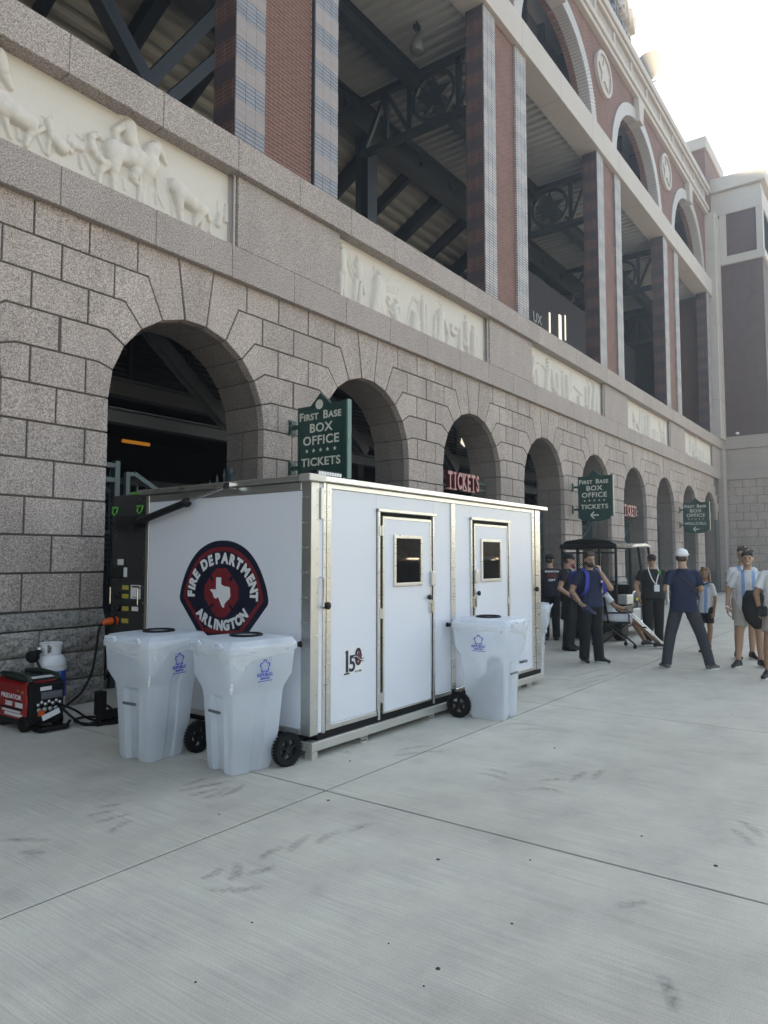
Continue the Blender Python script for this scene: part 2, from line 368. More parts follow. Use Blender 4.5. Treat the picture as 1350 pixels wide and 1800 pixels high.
RELIEF = {0:[[(4.823,6.709,0.14),(5.098,6.728,0.13),(5.35,6.764,0.13)],[(4.824,6.678,0.15),(4.838,6.465,0.07),(4.825,6.335,0.045),(4.846,6.203,0.04)],[(4.746,6.485,0.07),(4.659,6.368,0.045),(4.648,6.21,0.035)],[(4.738,6.761,0.035),(4.606,6.797,0.045),(4.528,6.735,0.05),(4.549,6.577,0.06),(4.647,6.501,0.06),(4.746,6.47,0.05)],[(5.35,6.764,0.13),(5.316,6.651,0.1),(5.267,6.434,0.045),(5.255,6.202,0.04)],[(5.219,6.542,0.045),(5.204,6.213,0.032)],[(5.331,6.788,0.14),(5.364,6.952,0.11),(5.436,7.052,0.075)],[(5.436,7.052,0.07),(5.514,6.973,0.06),(5.596,6.903,0.04)],[(5.387,7.136,0.018),(5.436,7.069,0.03)],[(5.035,7.115,0.1),(5.058,6.933,0.095)],[(5.03,7.176,0.055)],[(4.903,7.198,0.03),(4.998,7.195,0.035),(5.131,7.179,0.028)],[(4.997,7.224,0.06)],[(4.966,7.095,0.06),(4.841,6.961,0.055),(4.856,6.866,0.05),(4.922,6.812,0.035)],[(5.088,7.109,0.05),(5.146,6.944,0.04),(5.219,6.89,0.03)],[(5.094,6.871,0.09),(5.204,6.778,0.085),(5.138,6.57,0.075),(5.118,6.505,0.065)],[(5.096,6.479,0.05),(5.186,6.431,0.035)],[(5.226,6.626,0.06),(5.255,6.558,0.05)],[(5.764,6.633,0.13),(5.957,6.545,0.12),(6.166,6.493,0.11)],[(5.785,6.591,0.11),(5.83,6.373,0.055),(5.858,6.214,0.04)],[(5.655,6.711,0.025),(5.635,6.56,0.02),(5.7,6.42,0.02),(5.724,6.262,0.02)],[(6.167,6.475,0.1),(6.084,6.234,0.04)],[(6.222,6.392,0.05),(6.189,6.231,0.035)],[(6.272,6.536,0.06),(6.344,6.414,0.045)],[(6.261,6.575,0.014),(6.315,6.544,0.014)],[(6.524,6.566,0.05),(6.489,6.409,0.05)],[(6.645,6.76,0.03),(6.631,6.519,0.04)],[(6.487,6.758,0.014),(6.49,6.589,0.014)],[(6.381,6.491,0.03),(6.343,6.246,0.03)],[(5.456,6.615,0.025),(5.47,6.456,0.02),(5.587,6.29,0.02)],[(5.451,6.432,0.02),(5.474,6.293,0.02)],[(4.395,6.443,0.025),(4.423,6.306,0.025)],[(4.464,6.476,0.025),(4.572,6.306,0.025)],[(4.35,6.684,0.014),(4.42,6.651,0.02),(4.449,6.741,0.012)],[(4.309,6.522,0.05),(4.393,6.532,0.05)],[(4.985,6.406,0.02),(5.005,6.288,0.02)],[(4.864,6.446,0.02),(4.884,6.33,0.02)],[(3.426,7.104,0.09),(3.471,6.977,0.075)],[(3.476,6.951,0.065),(3.566,6.829,0.045)],[(3.466,6.592,0.15),(3.622,6.55,0.12),(3.771,6.53,0.11)],[(3.495,6.531,0.07),(3.536,6.39,0.04),(3.59,6.274,0.028)],[(3.818,6.564,0.07),(3.799,6.417,0.05),(3.757,6.26,0.035)],[(4.005,6.651,0.05),(4.034,6.535,0.04)],[(3.935,6.694,0.014),(3.999,6.683,0.018),(4.056,6.773,0.014)],[(4.045,6.5,0.06),(4.169,6.419,0.08)],[(4.026,6.451,0.035),(4.007,6.281,0.03)],[(4.187,6.489,0.04),(4.282,6.433,0.035)],[(4.255,6.625,0.014),(4.253,6.521,0.02),(4.302,6.473,0.03)],[(3.889,6.442,0.02),(3.972,6.285,0.025)],[(3.851,6.443,0.03),(3.944,6.549,0.04)],[(3.663,6.407,0.025),(3.685,6.302,0.03)]],1:[[(9.214,7.092,0.055)],[(9.137,7.069,0.02),(9.306,7.126,0.02)],[(9.215,6.931,0.1),(9.216,6.648,0.09)],[(9.177,6.595,0.065),(9.204,6.181,0.045)],[(9.278,6.628,0.065),(9.287,6.186,0.045)],[(9.093,6.928,0.035),(9.065,6.578,0.03)],[(9.354,6.959,0.04),(9.513,6.634,0.03)],[(9.657,7.014,0.05)],[(9.657,6.879,0.09),(9.668,6.633,0.085)],[(9.61,6.573,0.065),(9.573,6.17,0.045)],[(9.73,6.612,0.065),(9.725,6.194,0.045)],[(9.496,6.845,0.03),(9.593,6.712,0.035)],[(9.779,6.795,0.035),(9.872,6.437,0.03)],[(9.448,7.013,0.02),(9.496,6.845,0.03)],[(10.3,6.967,0.055)],[(10.24,6.818,0.09),(10.196,6.205,0.15)],[(10.335,6.741,0.08),(10.353,6.207,0.1)],[(10.388,6.628,0.03),(10.677,6.408,0.03)],[(10.153,7.048,0.018),(10.195,6.857,0.02)],[(10.604,6.574,0.045)],[(10.845,6.59,0.05)],[(10.77,6.435,0.08),(10.825,6.163,0.1)],[(10.939,6.462,0.05),(10.938,6.194,0.06)],[(10.641,6.354,0.04),(10.863,6.173,0.04)],[(10.586,6.722,0.014),(10.94,6.753,0.014)],[(10.597,6.824,0.014),(10.597,6.725,0.014)],[(10.696,6.833,0.014),(10.696,6.745,0.014)],[(10.789,6.852,0.014),(10.789,6.751,0.014)],[(10.94,6.877,0.014),(10.94,6.776,0.014)],[(10.586,6.898,0.012),(10.752,7.073,0.012)],[(10.865,6.998,0.01),(11.33,7.125,0.01)],[(11.188,6.172,0.03),(11.327,6.597,0.03),(11.469,6.846,0.03),(11.619,6.775,0.03),(11.649,6.411,0.03)],[(11.407,6.54,0.05)],[(11.466,6.453,0.1),(11.485,6.182,0.16)],[(11.757,6.956,0.03)],[(11.756,6.839,0.06),(11.772,6.164,0.07)],[(11.902,6.788,0.045),(11.906,6.152,0.05)],[(11.69,6.376,0.03),(11.944,6.634,0.03)],[(12.426,6.77,0.12),(12.375,6.175,0.14)],[(12.247,6.671,0.05),(12.208,6.205,0.045)],[(12.272,7.04,0.014),(12.541,7.023,0.014)],[(12.407,7.154,0.014),(12.481,6.883,0.016)],[(12.606,6.673,0.06),(12.786,6.327,0.06)],[(12.884,6.65,0.06)],[(12.835,6.525,0.08),(13.024,6.512,0.06)],[(12.74,6.365,0.06),(12.682,6.129,0.06)],[(13.098,6.657,0.045)],[(13.269,6.677,0.05),(13.212,6.107,0.08)],[(13.497,7.007,0.045)],[(13.504,6.842,0.08),(13.512,6.357,0.08)],[(13.811,6.873,0.055)],[(13.798,6.713,0.09),(13.824,6.121,0.08)],[(13.991,6.684,0.05),(13.981,6.131,0.05)],[(13.364,6.448,0.05),(13.61,6.201,0.05)]],2:[[(16.972,6.904,0.06)],[(16.951,6.797,0.1),(16.754,6.212,0.06)],[(16.98,6.601,0.06),(17.028,6.19,0.055)],[(17.161,6.578,0.07),(17.239,6.153,0.06)],[(16.679,6.643,0.05),(16.609,6.397,0.045)],[(17.096,6.815,0.035),(17.356,6.858,0.03)],[(17.876,7.015,0.065)],[(17.94,7.16,0.02),(17.877,7.056,0.025)],[(18.076,7.127,0.02),(18.397,7.134,0.02)],[(17.907,6.803,0.12),(17.786,6.18,0.11)],[(18.143,6.805,0.07),(18.265,6.355,0.07)],[(17.562,6.84,0.03),(17.75,6.769,0.04)],[(18.366,6.341,0.06)],[(18.363,6.275,0.09),(18.441,6.191,0.08)],[(18.547,6.793,0.05),(18.565,6.214,0.07)],[(18.929,6.941,0.05)],[(18.903,6.817,0.05),(18.961,6.187,0.07)],[(19.226,6.851,0.07)],[(19.243,6.752,0.11),(19.264,6.243,0.13)],[(19.551,7.04,0.03),(19.517,6.496,0.04)],[(19.773,6.694,0.035),(20.392,6.557,0.035)],[(20.105,6.432,0.07),(20.116,6.187,0.08)],[(20.833,7.149,0.03),(20.992,6.889,0.035)],[(21.042,6.881,0.08),(20.858,6.209,0.08)],[(21.304,7.071,0.06)],[(21.373,6.945,0.09),(21.257,6.222,0.09)],[(21.576,6.892,0.07),(21.617,6.227,0.07)],[(20.734,6.839,0.045),(20.715,6.293,0.06)],[(21.105,7.132,0.05)],[(19.825,6.363,0.03),(19.504,6.2,0.03)]],3:[[(24.34,7.196,0.05),(24.422,6.188,0.07)],[(24.509,6.876,0.03),(25.031,7.055,0.02)],[(24.598,7.042,0.05)],[(25.299,6.884,0.03),(25.333,6.582,0.08)],[(25.35,6.481,0.04),(25.368,6.176,0.04)],[(25.636,6.474,0.05),(25.877,6.355,0.05)],[(26.126,7.156,0.035),(25.905,6.176,0.04)],[(26.361,7.09,0.035),(26.219,6.168,0.04)],[(26.629,6.948,0.06),(26.601,6.169,0.07)],[(27.27,7.107,0.035),(27.191,6.17,0.04)],[(26.103,7.086,0.04),(27.344,7.106,0.04)],[(26.969,6.977,0.07),(26.904,6.185,0.08)],[(27.671,6.594,0.03),(27.644,6.287,0.035)],[(27.939,6.634,0.03),(27.88,6.293,0.035)],[(28.289,6.573,0.03),(28.266,6.318,0.03)],[(28.526,7.032,0.04),(28.804,6.278,0.05)],[(29.294,7.182,0.04),(28.779,6.218,0.04)],[(29.02,6.651,0.08),(29.118,6.177,0.1)],[(25.723,7.06,0.03),(26.37,7.198,0.03)]],4:[[(33.292,7.105,0.05),(33.199,6.291,0.06)],[(33.778,6.847,0.06),(33.841,6.27,0.09)],[(34.352,7.22,0.07),(34.312,6.325,0.1)],[(32.57,6.247,0.08),(33.067,6.243,0.07)],[(34.696,6.702,0.08),(34.63,6.163,0.09)],[(35.179,6.695,0.07),(35.186,6.192,0.09)],[(35.669,6.653,0.08),(35.608,6.171,0.08)],[(36.297,6.453,0.05),(36.266,6.208,0.06)]]}
# ================================================================== STADIUM BUILDING
import numpy as np
D = 7.762; AS = 3.84; A0 = 6.135; R = 1.28; ZS = 3.598; CH = .4205
AX = lambda k: A0 + AS*k
bld = thing('stadium_building', 'granite and red brick stadium facade with a row of arches and carved frieze', 'stadium', (20, 9, 0))
def part(mb, name, mat, **k): return mb.build(name, mat, bld, world=True, **k)

# ---- wall core behind the joints (dark mortar), with arched openings
ang = [i*math.pi/11 for i in range(12)]
core = MB()
for k in range(-1, 9):
    x = AX(k); rr = R + .025
    arc = [(x + rr*math.cos(a), ZS + rr*math.sin(a)) for a in ang]
    xl = x - AS/2 if k > -1 else -4.3; xr = x + AS/2 if k < 8 else 39.6
    poly = [(arc[0][0], 0), (xr, 0), (xr, 5.72), (xl, 5.72), (xl, 0), (arc[-1][0], 0)] + arc[::-1]
    core.prism(poly, XZ(D), .022, .79)
part(core, 'mortar_core', MAT['mortar'])

# ---- granite blocks
def block_me(poly, depth, gap=.011, ch=.006):
    A = sum(poly[i][0]*poly[(i+1)%len(poly)][1]-poly[(i+1)%len(poly)][0]*poly[i][1] for i in range(len(poly)))
    if A < 0: poly = poly[::-1]
    p1 = inset(poly, gap); p0 = inset(poly, gap+ch); n = len(poly); mb = MB()
    vs = [(a, 0, b) for a, b in p0] + [(a, ch, b) for a, b in p1] + [(a, depth, b) for a, b in p1]
    fs = [tuple(range(n))]
    for i in range(n):
        j = (i+1) % n; fs += [(i, n+i, n+j, j), (n+i, 2*n+i, 2*n+j, n+j)]
    mb.add(vs, fs); me = mb.mesh('block')
    bm = bmesh.new(); bm.from_mesh(me); bmesh.ops.recalc_face_normals(bm, faces=bm.faces)
    # open back: orient by front face
    bm.faces.ensure_lookup_table()
    if bm.faces[0].normal.y > 0: bmesh.ops.reverse_faces(bm, faces=bm.faces)
    bm.to_mesh(me); bm.free(); return me
C = [math.cos(a) for a in ang]; Sn = [math.sin(a) for a in ang]
pol = {}
arcp = lambda j: (R*C[j], ZS + R*Sn[j])
exitp = lambda j, z: ((z)/math.tan(ang[j]), ZS+z) if j else (R, ZS)
xj = [1.59, 1.91, 1.58, 1.245, .925]
for j in range(5):
    z0, z1 = CH*j, CH*(j+1)
    e0 = exitp(j, z0) if j else arcp(0); e1 = exitp(j+1, z1)
    p = [arcp(j), e0] if j else [arcp(0)]
    p = p + [(xj[j], ZS+z0), (xj[j], ZS+z1), e1, arcp(j+1)]
    pol['v%d' % j] = p; pol['w%d' % j] = [(-a, b) for a, b in p]
e = exitp(5, 5*CH); pol['key'] = [arcp(5), e, (-e[0], e[1]), (-arcp(5)[0]+.012, arcp(5)[1])]
def rect(x0, x1, z0, z1): return [(x0, z0), (x1, z0), (x1, z1), (x0, z1)]
pol['m0'] = rect(1.59, AS-1.59, ZS, ZS+CH); pol['m2'] = rect(1.58, AS-1.58, ZS+2*CH, ZS+3*CH)
pol['m3a'] = rect(1.245, AS/2, ZS+3*CH, ZS+4*CH); pol['m3b'] = rect(AS/2, AS-1.245, ZS+3*CH, ZS+4*CH)
pol['m4a'] = rect(.925, 1.585, ZS+4*CH, ZS+5*CH); pol['m4b'] = rect(1.585, AS-1.585, ZS+4*CH, ZS+5*CH); pol['m4c'] = rect(AS-1.585, AS-.925, ZS+4*CH, ZS+5*CH)
for c in range(6):
    z0 = ZS - CH*(6-c); z1 = z0 + CH
    xs = [R, 1.58, AS-1.58, AS-R] if c % 2 == 0 else [R, AS/2-.02, AS-R]
    for i in range(len(xs)-1): pol['l%d%d' % (c, i)] = rect(xs[i], xs[i+1], z0, z1)
edge = {'key'} | {'v%d' % i for i in range(5)} | {'w%d' % i for i in range(5)}
for c in range(6): edge |= {'l%d0' % c, 'l%d%d' % (c, 2 if c % 2 == 0 else 1)}
bmesh_cache = {}
for kname, p in pol.items(): bmesh_cache[kname] = block_me(p, .12 if kname in edge else .10)
jit = random.Random(3); spec = []
for k in range(-1, 9):
    for kname in pol:
        if k == 8 and kname[0] in 'ml': continue
        cx = AX(k) + sum(a for a, b in pol[kname])/len(pol[kname])
        
        spec.append((abs(cx-5), k, kname))
spec.sort(key=lambda t: t[0])
rest = bmesh.new()
for i, (_, k, kname) in enumerate(spec):
    dy = jit.uniform(-.003, .004)
    if i < 296:
        ob('granite_block', bmesh_cache[kname], MAT['stone'], bld, loc=(AX(k), D+dy, 0), world=True)
    else:
        t = bmesh_cache[kname].copy(); t.transform(Matrix.Translation((AX(k), D+dy, 0))); rest.from_mesh(t); bpy.data.meshes.remove(t)
# last pier to the corner
mbx = MB()
rm = bpy.data.meshes.new('far_blocks'); rest.to_mesh(rm); rest.free()
for p in rm.polygons: p.material_index = 0
rm.materials.clear(); ob('far_granite_blocks', rm, MAT['stone'], bld, world=True, kind='stuff')

# ---- arch linings (reveals): one segment per voussoir and per course
seg = {}
for j in range(11):
    a0, a1 = ang[j]+.005, ang[j+1]-.005
    q = [(R*math.cos(a0), ZS+R*math.sin(a0)), ((R+.2)*math.cos(a0), ZS+(R+.2)*math.sin(a0)), ((R+.2)*math.cos(a1), ZS+(R+.2)*math.sin(a1)), (R*math.cos(a1), ZS+R*math.sin(a1))]
    seg['r%d' % j] = q
for c in range(6):
    z0 = ZS-CH*(6-c)+.006; z1 = ZS-CH*(5-c)-.006
    seg['s%d' % c] = rect(R, R+.2, z0, z1); seg['t%d' % c] = rect(-R-.2, -R, z0, z1)
segme = {}
for kname, q in seg.items():
    mb = MB()
    if kname[0] == 'r': mb.prism(q, XZ(0), .122, .81)
    else: mb.prism(q, XZ(0), .122, .455); mb.prism(q, XZ(0), .467, .81)
    me = mb.mesh('reveal'); bm = bmesh.new(); bm.from_mesh(me); bmesh.ops.recalc_face_normals(bm, faces=bm.faces); bm.to_mesh(me); bm.free(); segme[kname] = me
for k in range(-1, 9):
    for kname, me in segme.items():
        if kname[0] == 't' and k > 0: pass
        ob('reveal_stone', me, MAT['shaded_soffit'], bld, loc=(AX(k), D, 0), world=True)

# ---- plinth of rock-faced stones under each pier
def rock_me(w, h, dep, seedv, nx=14, nz=8, amp=.035):
    rnd = random.Random(seedv); gr = [[rnd.uniform(-1, 1) for _ in range(nx+3)] for _ in range(nz+3)]
    mb = MB(); vs = []; fs = []
    for i in range(nz+1):
        for j in range(nx+1):
            ed = min(i, nz-i, j, nx-j); f = 0 if ed == 0 else (.7 if ed == 1 else 1)
            g = (gr[i][j] + gr[i+1][j] + gr[i][j+1] + gr[i+1][j+1])/4 + .6*math.sin(j*.9+seedv)*math.sin(i*1.1+seedv*2)
            vs.append((w*j/nx, -f*(.012+amp*(.5+.5*g)), h*i/nz))
    for i in range(nz):
        for j in range(nx): a = i*(nx+1)+j; fs.append((a, a+1, a+nx+2, a+nx+1))
    n0 = len(vs); ring = [(0, 0), (w, 0), (w, h), (0, h)]
    for a, b in ring: vs.append((a, dep, b))
    idx = [0, nx, (nz+1)*(nx+1)-1, nz*(nx+1)]
    edges = [[j for j in range(nx+1)], [i*(nx+1)+nx for i in range(nz+1)], [nz*(nx+1)+j for j in range(nx, -1, -1)], [i*(nx+1) for i in range(nz, -1, -1)]]
    for s_, e_ in enumerate(edges): fs.append(tuple(e_[::-1]) + (n0+s_, n0+(s_+1) % 4))
    mb.add(vs, fs); return mb.mesh('rock', smooth=False)
pw = AS-2*R
rocks = []
for r_, (z0, h) in enumerate(((0.0, .29), (.295, .30), (.60, .27))):
    ws = [pw*.55, pw*.45] if r_ % 2 else [pw*.38, pw*.62]
    rocks.append((z0, h, ws))
for k in range(-1, 8):
    x0 = AX(k)+R
    for r_, (z0, h, ws) in enumerate(rocks):
        x = x0
        for i, w in enumerate(ws):
            key = ('rock', r_, i, (k % 2))
            if key not in bmesh_cache: bmesh_cache[key] = rock_me(w-.008, h-.006, .3, r_*7+i*3+(k % 2)*11)
            ob('plinth_stone', bmesh_cache[key], MAT['rough'], bld, loc=(x+.004, D-.045, z0), world=True); x += w
    mb = MB(); mb.prism([(D-.05, .88), (D-.055, .945), (D+.004, 1.062), (D+.3, 1.062), (D+.3, .88)], YZ(x0+.004), 0, pw-.008)
    part(mb, 'plinth_cap', MAT['rough'], bevel=.008)

# ---- cornice, ledge and the granite between the panels
for i in range(-7, 28):
    x0 = 5.40+1.28*i; x1 = min(x0+1.28, 39.58)
    if x0 > 39: break
    mb = MB(); mb.box(x0+.003, x1-.003, D-.10, D+.4, 5.68, 6.16); part(mb, 'cornice_stone', MAT['cornice'], bevel=.008, seg=1)
    mb = MB(); mb.box(x0+.003, x1-.003, D-.205, D+.5, 7.22, 7.70); part(mb, 'ledge_stone', MAT['cornice'], bevel=.008, seg=1)
for i in range(-1, 5):
    xa = 6.70+7.66*i
    mb = MB(); mb.box(xa+.075, min(xa+2.36, 39.58), D-.099, D+.4, 6.162, 7.217); part(mb, 'frieze_stone', MAT['cornice'], bevel=.006, seg=1)
    mb = MB(); mb.box(xa-.02, xa+.07, D+.02, D+.1, 6.162, 7.217); mb.tube([(xa+.03, D-.06, 6.16), (xa+.03, D-.06, 7.22)], .018, 8)
    part(mb, 'drain_pipe', MAT['precast'])

# ---- carved relief panels (height field of overlapping rounded forms)
def relief(i, x0, x1, step, caps, z0=6.10, z1=7.218):
    nx = int((x1-x0)/step)+1; nz = int((z1-z0)/step)+1
    X, Z = np.meshgrid(np.linspace(x0, x1, nx), np.linspace(z0, z1, nz)); H = np.zeros_like(X)
    rng = np.random.RandomState(i+4)
    for row in caps:
        for a, b in zip(row, row[1:] if len(row) > 1 else row):
            ax, az, ar = a; bx, bz, br = b
            dx, dz = bx-ax, bz-az; L = dx*dx+dz*dz
            t = np.clip(((X-ax)*dx+(Z-az)*dz)/L, 0, 1) if L > 1e-9 else np.zeros_like(X)
            r = (ar+(br-ar)*t)*1.0; d2 = (X-ax-t*dx)**2+(Z-az-t*dz)**2
            e = np.clip(1-d2/(r*r), 0, 1)
            h = e**.33*np.minimum(r*1.15, .105)
            H = np.where(h > 0, (H**5+h**5)**(1/5), H)
            rim = np.clip(1-np.abs(np.sqrt(d2)-r)/.012, 0, 1)*(h > 0)*(H <= h*1.25)
            H = np.where(rim > 0, H*(1-.55*rim), H)
    H = np.minimum(H, .165)
    # shallow tool marks and drapery lines
    H += .0025*np.sin(X*47+3*np.sin(Z*9))*(H > .02) + .0012*rng.standard_normal(X.shape)
    H[:, 0] = H[:, -1] = 0
    v = np.column_stack([X.ravel(), (D+.02-H).ravel(), Z.ravel()])
    idx = np.arange(nx*nz).reshape(nz, nx)
    q = np.column_stack([idx[:-1, :-1].ravel(), idx[:-1, 1:].ravel(), idx[1:, 1:].ravel(), idx[1:, :-1].ravel()])
    mb = MB(); mb.v = [tuple(r) for r in v.tolist()]; mb.f = [tuple(r) for r in q.tolist()]; mb.m = [0]*len(mb.f)
    # slab sides
    n = len(mb.v); mb.v += [(x0, D+.3, z0), (x1, D+.3, z0), (x1, D+.3, z1), (x0, D+.3, z1)]
    mb.f += [tuple(idx[:, 0].tolist()) + (n+3, n), tuple(idx[::-1, -1].tolist()) + (n+1, n+2), tuple(idx[-1, :].tolist()) + (n+2, n+3), tuple(idx[0, ::-1].tolist()) + (n, n+1)]; mb.m += [0]*4
    mb.build('relief_panel', MAT['relief'], bld, world=True, smooth=True, fix=False, angle=60)
for i, st in enumerate((.0105, .013, .018, .024, .03)):
    relief(i, 1.44+7.66*i, 6.675+7.66*i, st, RELIEF[i])

# ---- brick piers of the upper storey
def pier_x(i): return 6.78+7.66*i
gl = MB(); gl.box(0, .190, 0, .10, 0, .055); gme = gl.mesh('brick_a')
rl = MB(); rl.box(0, .190, 0, .10, 0, .052); rme = rl.mesh('brick_b')
MAT['gb1'] = M('blue_grey_glazed_brick', (.19,.197,.225), .4, var=.1, scale=9, rnd=.2); MAT['gb2'] = M('pink_grey_glazed_brick', (.255,.215,.21), .45, var=.1, scale=9, rnd=.12)
MAT['rb'] = M('red_face_brick', (.135,.052,.042), .8, var=.15, scale=12, rnd=.25)
MAT['trimb'] = M('pale_trim_brick', (.40,.385,.39), .5, var=.12, scale=7); MAT['darkjoint'] = M('dark_joint', (.03,.03,.04), .8); MAT['palejoint'] = M('pale_joint', (.33,.26,.23), .85)
for i in range(-1, 5):
    x0 = pier_x(i)
    w1, w2 = (.59, 1.71); x1 = x0+2.33
    base = 7.62
    mb = MB(); mb.box(x0+.11, x1, D+.112, 8.25, base, 15.0); part(mb, 'brick_pier', MAT['side'])
    if i != 0:
        mb = MB(); mb.box(x0, x0+.59, D, D+.49, base, 15.0); part(mb, 'glazed_brick_band', MAT['glazed'])
        mb = MB(); mb.box(x0+.59, x0+1.71, D+.06, D+.3, base, 15.0); part(mb, 'red_brick_panel', MAT['red'])
        mb = MB(); mb.box(x0+1.71, x1, D, D+.49, base, 15.0); part(mb, 'glazed_brick_band', MAT['glazed'])
        mb = MB(); mb.box(x0-.004, x0+.02, D+.02, 8.25, base, 15.0); part(mb, 'side_brick_face', MAT['side'])
    else:
        mb = MB(); mb.box(x0+.006, x0+.584, D+.008, D+.4, base, 15.0); mb.box(x0+1.716, x1-.006, D+.008, D+.4, base, 15.0); part(mb, 'joint_backing', MAT['darkjoint'])
        mb = MB(); mb.box(x0+.592, x0+1.708, D+.0635, D+.3, base, 15.0); part(mb, 'pale_joint_backing', MAT['palejoint'])
        mb = MB(); mb.box(x0-.004, x0+.004, D+.02, 8.25, base, 15.0); part(mb, 'side_brick_face', MAT['side'])
        nb = 0; stuff = {'a': MB(), 'b': MB(), 'c': MB()}
        pend = []
        for r_ in range(int((15-base)/.065)):
            z = base+.065*r_+.003; a_ = (z/.65) % 1 < .5
            for xb in (x0, x0+1.735):
                for q in range(3):
                    pend.append((z, xb+.1985*q+.001, a_))
        for n_, (z, xb, a_) in enumerate(pend):
            if n_ < 290: ob('glazed_brick', gme, None, bld, loc=(xb, D, z), world=True).data = gme if False else gme
            elif a_: stuff['a'].box(xb, xb+.190, D, D+.1, z, z+.055)
            else: stuff['b'].box(xb, xb+.1955, D, D+.1, z-.002, z+.0615)
        rp = []
        for r_ in range(int((15-base)/.065)):
            z = base+.065*r_+.005; xb = x0+.592-(.1 if r_ % 2 else 0)
            while xb < x0+1.70:
                a, b = max(xb, x0+.592), min(xb+.192, x0+1.708)
                if b-a > .03: rp.append((z, a, b))
                xb += .2
        for n_, (z, a, b) in enumerate(rp):
            if n_ < 295 and b-a > .19: ob('red_brick', rme, MAT['rb'], bld, loc=(a, D+.06, z), world=True)
            else: stuff['c'].box(a, b, D+.06, D+.16, z, z+.052)
        part(stuff['a'], 'glazed_brick_courses', MAT['gb1'], kind='stuff'); part(stuff['b'], 'glazed_brick_courses', MAT['gb2'], kind='stuff'); part(stuff['c'], 'red_brick_courses', MAT['rb'], kind='stuff')
# two colours for the single glazed bricks of the nearest pier
g3 = MB(); g3.box(0, .1955, 0, .10, -.002, .0615); g2 = g3.mesh('brick_c'); gme.materials.append(MAT['gb1']); g2.materials.append(MAT['gb2'])
for o in bld.children:
    if o.data is gme and (o.location.z/.65) % 1 >= .5: o.data = g2

# ---- precast beam over the piers
for i in range(-1, 5):
    x0 = pier_x(i)-.6
    for j in range(3):
        a = x0+7.66/3*j; b = a+7.66/3
        if a > 38: continue
        mb = MB(); mb.box(a+.004, min(b, 38.3)-.004, D-.10, 8.38, 14.97, 15.80); part(mb, 'precast_beam', MAT['precast'], bevel=.012, seg=1)
# ---- upper brick wall with big arches
UY = 7.93; UC = 15.83; UR = 2.655
for i in range(-1, 4):
    xc = pier_x(i)+2.33+2.665; xa, xb = xc-3.83, xc+3.83
    if i == 3: xb = 38.4
    arc = [(xc+UR*math.cos(math.pi*t/28), UC+UR*math.sin(math.pi*t/28)) for t in range(29)]
    poly = [(xa, 15.72), (xc-UR, 15.72)] + arc[::-1] + [(xc+UR, 15.72), (xb, 15.72), (xb, 19.4), (xa, 19.4)]
    mb = MB(); mb.prism(poly, XZ(UY), 0, .5); part(mb, 'upper_brick_wall', MAT['red'])
    mb = MB()
    for t in range(84):
        a0, a1 = math.pi*(t+.08)/84, math.pi*(t+.92)/84
        q = [(xc+r*math.cos(a), UC+r*math.sin(a)) for r, a in ((UR-.01, a0), (UR+.43, a0), (UR+.43, a1), (UR-.01, a1))]
        mb.prism(q, XZ(UY), -.05, .3)
    part(mb, 'arch_trim_bricks', MAT['trimb'], kind='stuff')
    mb = MB(); mb.prism([(xc-.22, UC+UR-.06), (xc+.22, UC+UR-.06), (xc+.34, 19.33), (xc-.34, 19.33)], XZ(UY), -.20, .3); part(mb, 'keystone', MAT['precast'], bevel=.015, seg=1)
    # solid backing added against sun leaks behind the arch, with mullions
    mb = MB(); mb.box(xc-UR-.3, xc+UR+.3, UY+1.2, UY+1.3, 15.7, 19.3); part(mb, 'arch_back_wall', MAT['steel2'])
    mb = MB(); mb.box(xc-UR-.3, xc+UR+.3, UY+.5, UY+1.2, 19.0, 19.1); part(mb, 'arch_ceiling', MAT['precast'])
    mb = MB()
    for q in (-1.3, 0, 1.3): mb.box(xc+q-.06, xc+q+.06, UY+1.0, UY+1.2, 15.8, 19.0)
    mb.box(xc-UR, xc+UR, UY+1.0, UY+1.19, 17.2, 17.35); part(mb, 'arch_mullions', MAT['steel'])
# medallions between the arches
star = [(math.sin(math.pi*t/5)*(1 if t % 2 == 0 else .42), math.cos(math.pi*t/5)*(1 if t % 2 == 0 else .42)) for t in range(10)]
for i in range(0, 4):
    xm = pier_x(i)+1.165; zm = 18.25
    cir = lambda r, n=36: [(xm+r*math.cos(2*math.pi*t/n), zm+r*math.sin(2*math.pi*t/n)) for t in range(n)]
    mb = MB(); mb.prism(cir(.74), XZ(UY), -.05, .1); med = part(mb, 'medallion', MAT['precast'])
    mb = MB(); mb.ring(cir(.76), cir(.64), XZ(UY), -.11, .05); mb.build('medallion_rim', MAT['precast'], med, world=True)
    mb = MB(); mb.prism([(xm+.56*a, zm+.56*b) for a, b in star], XZ(UY), -.10, -.04); mb.build('medallion_star', MAT['precast'], med, world=True)
# ---- entablature and roof edge
mb = MB(); mb.box(-4.2, 38.4, D, UY+.5, 19.32, 19.50); mb.box(-4.2, 38.4, D-.07, UY+.5, 19.502, 19.72); part(mb, 'lower_moulding', MAT['precast'], bevel=.02, seg=1)
mb = MB(); mb.box(-4.2, 38.4, D+.10, UY+.5, 19.722, 20.40); part(mb, 'upper_frieze', MAT['cornice'])
for x in np.arange(-2.64, 38, 1.92):
    mb = MB(); mb.box(x, x+.15, D+.04, D+.3, 19.724, 20.398); part(mb, 'frieze_block', MAT['precast'], bevel=.01, seg=1)
mb = MB(); mb.box(-4.2, 38.6, D-.02, UY+.6, 20.402, 20.56); mb.box(-4.2, 38.6, D-.10, UY+.6, 20.562, 20.86); part(mb, 'roof_cornice', MAT['precast'], bevel=.02, seg=1)
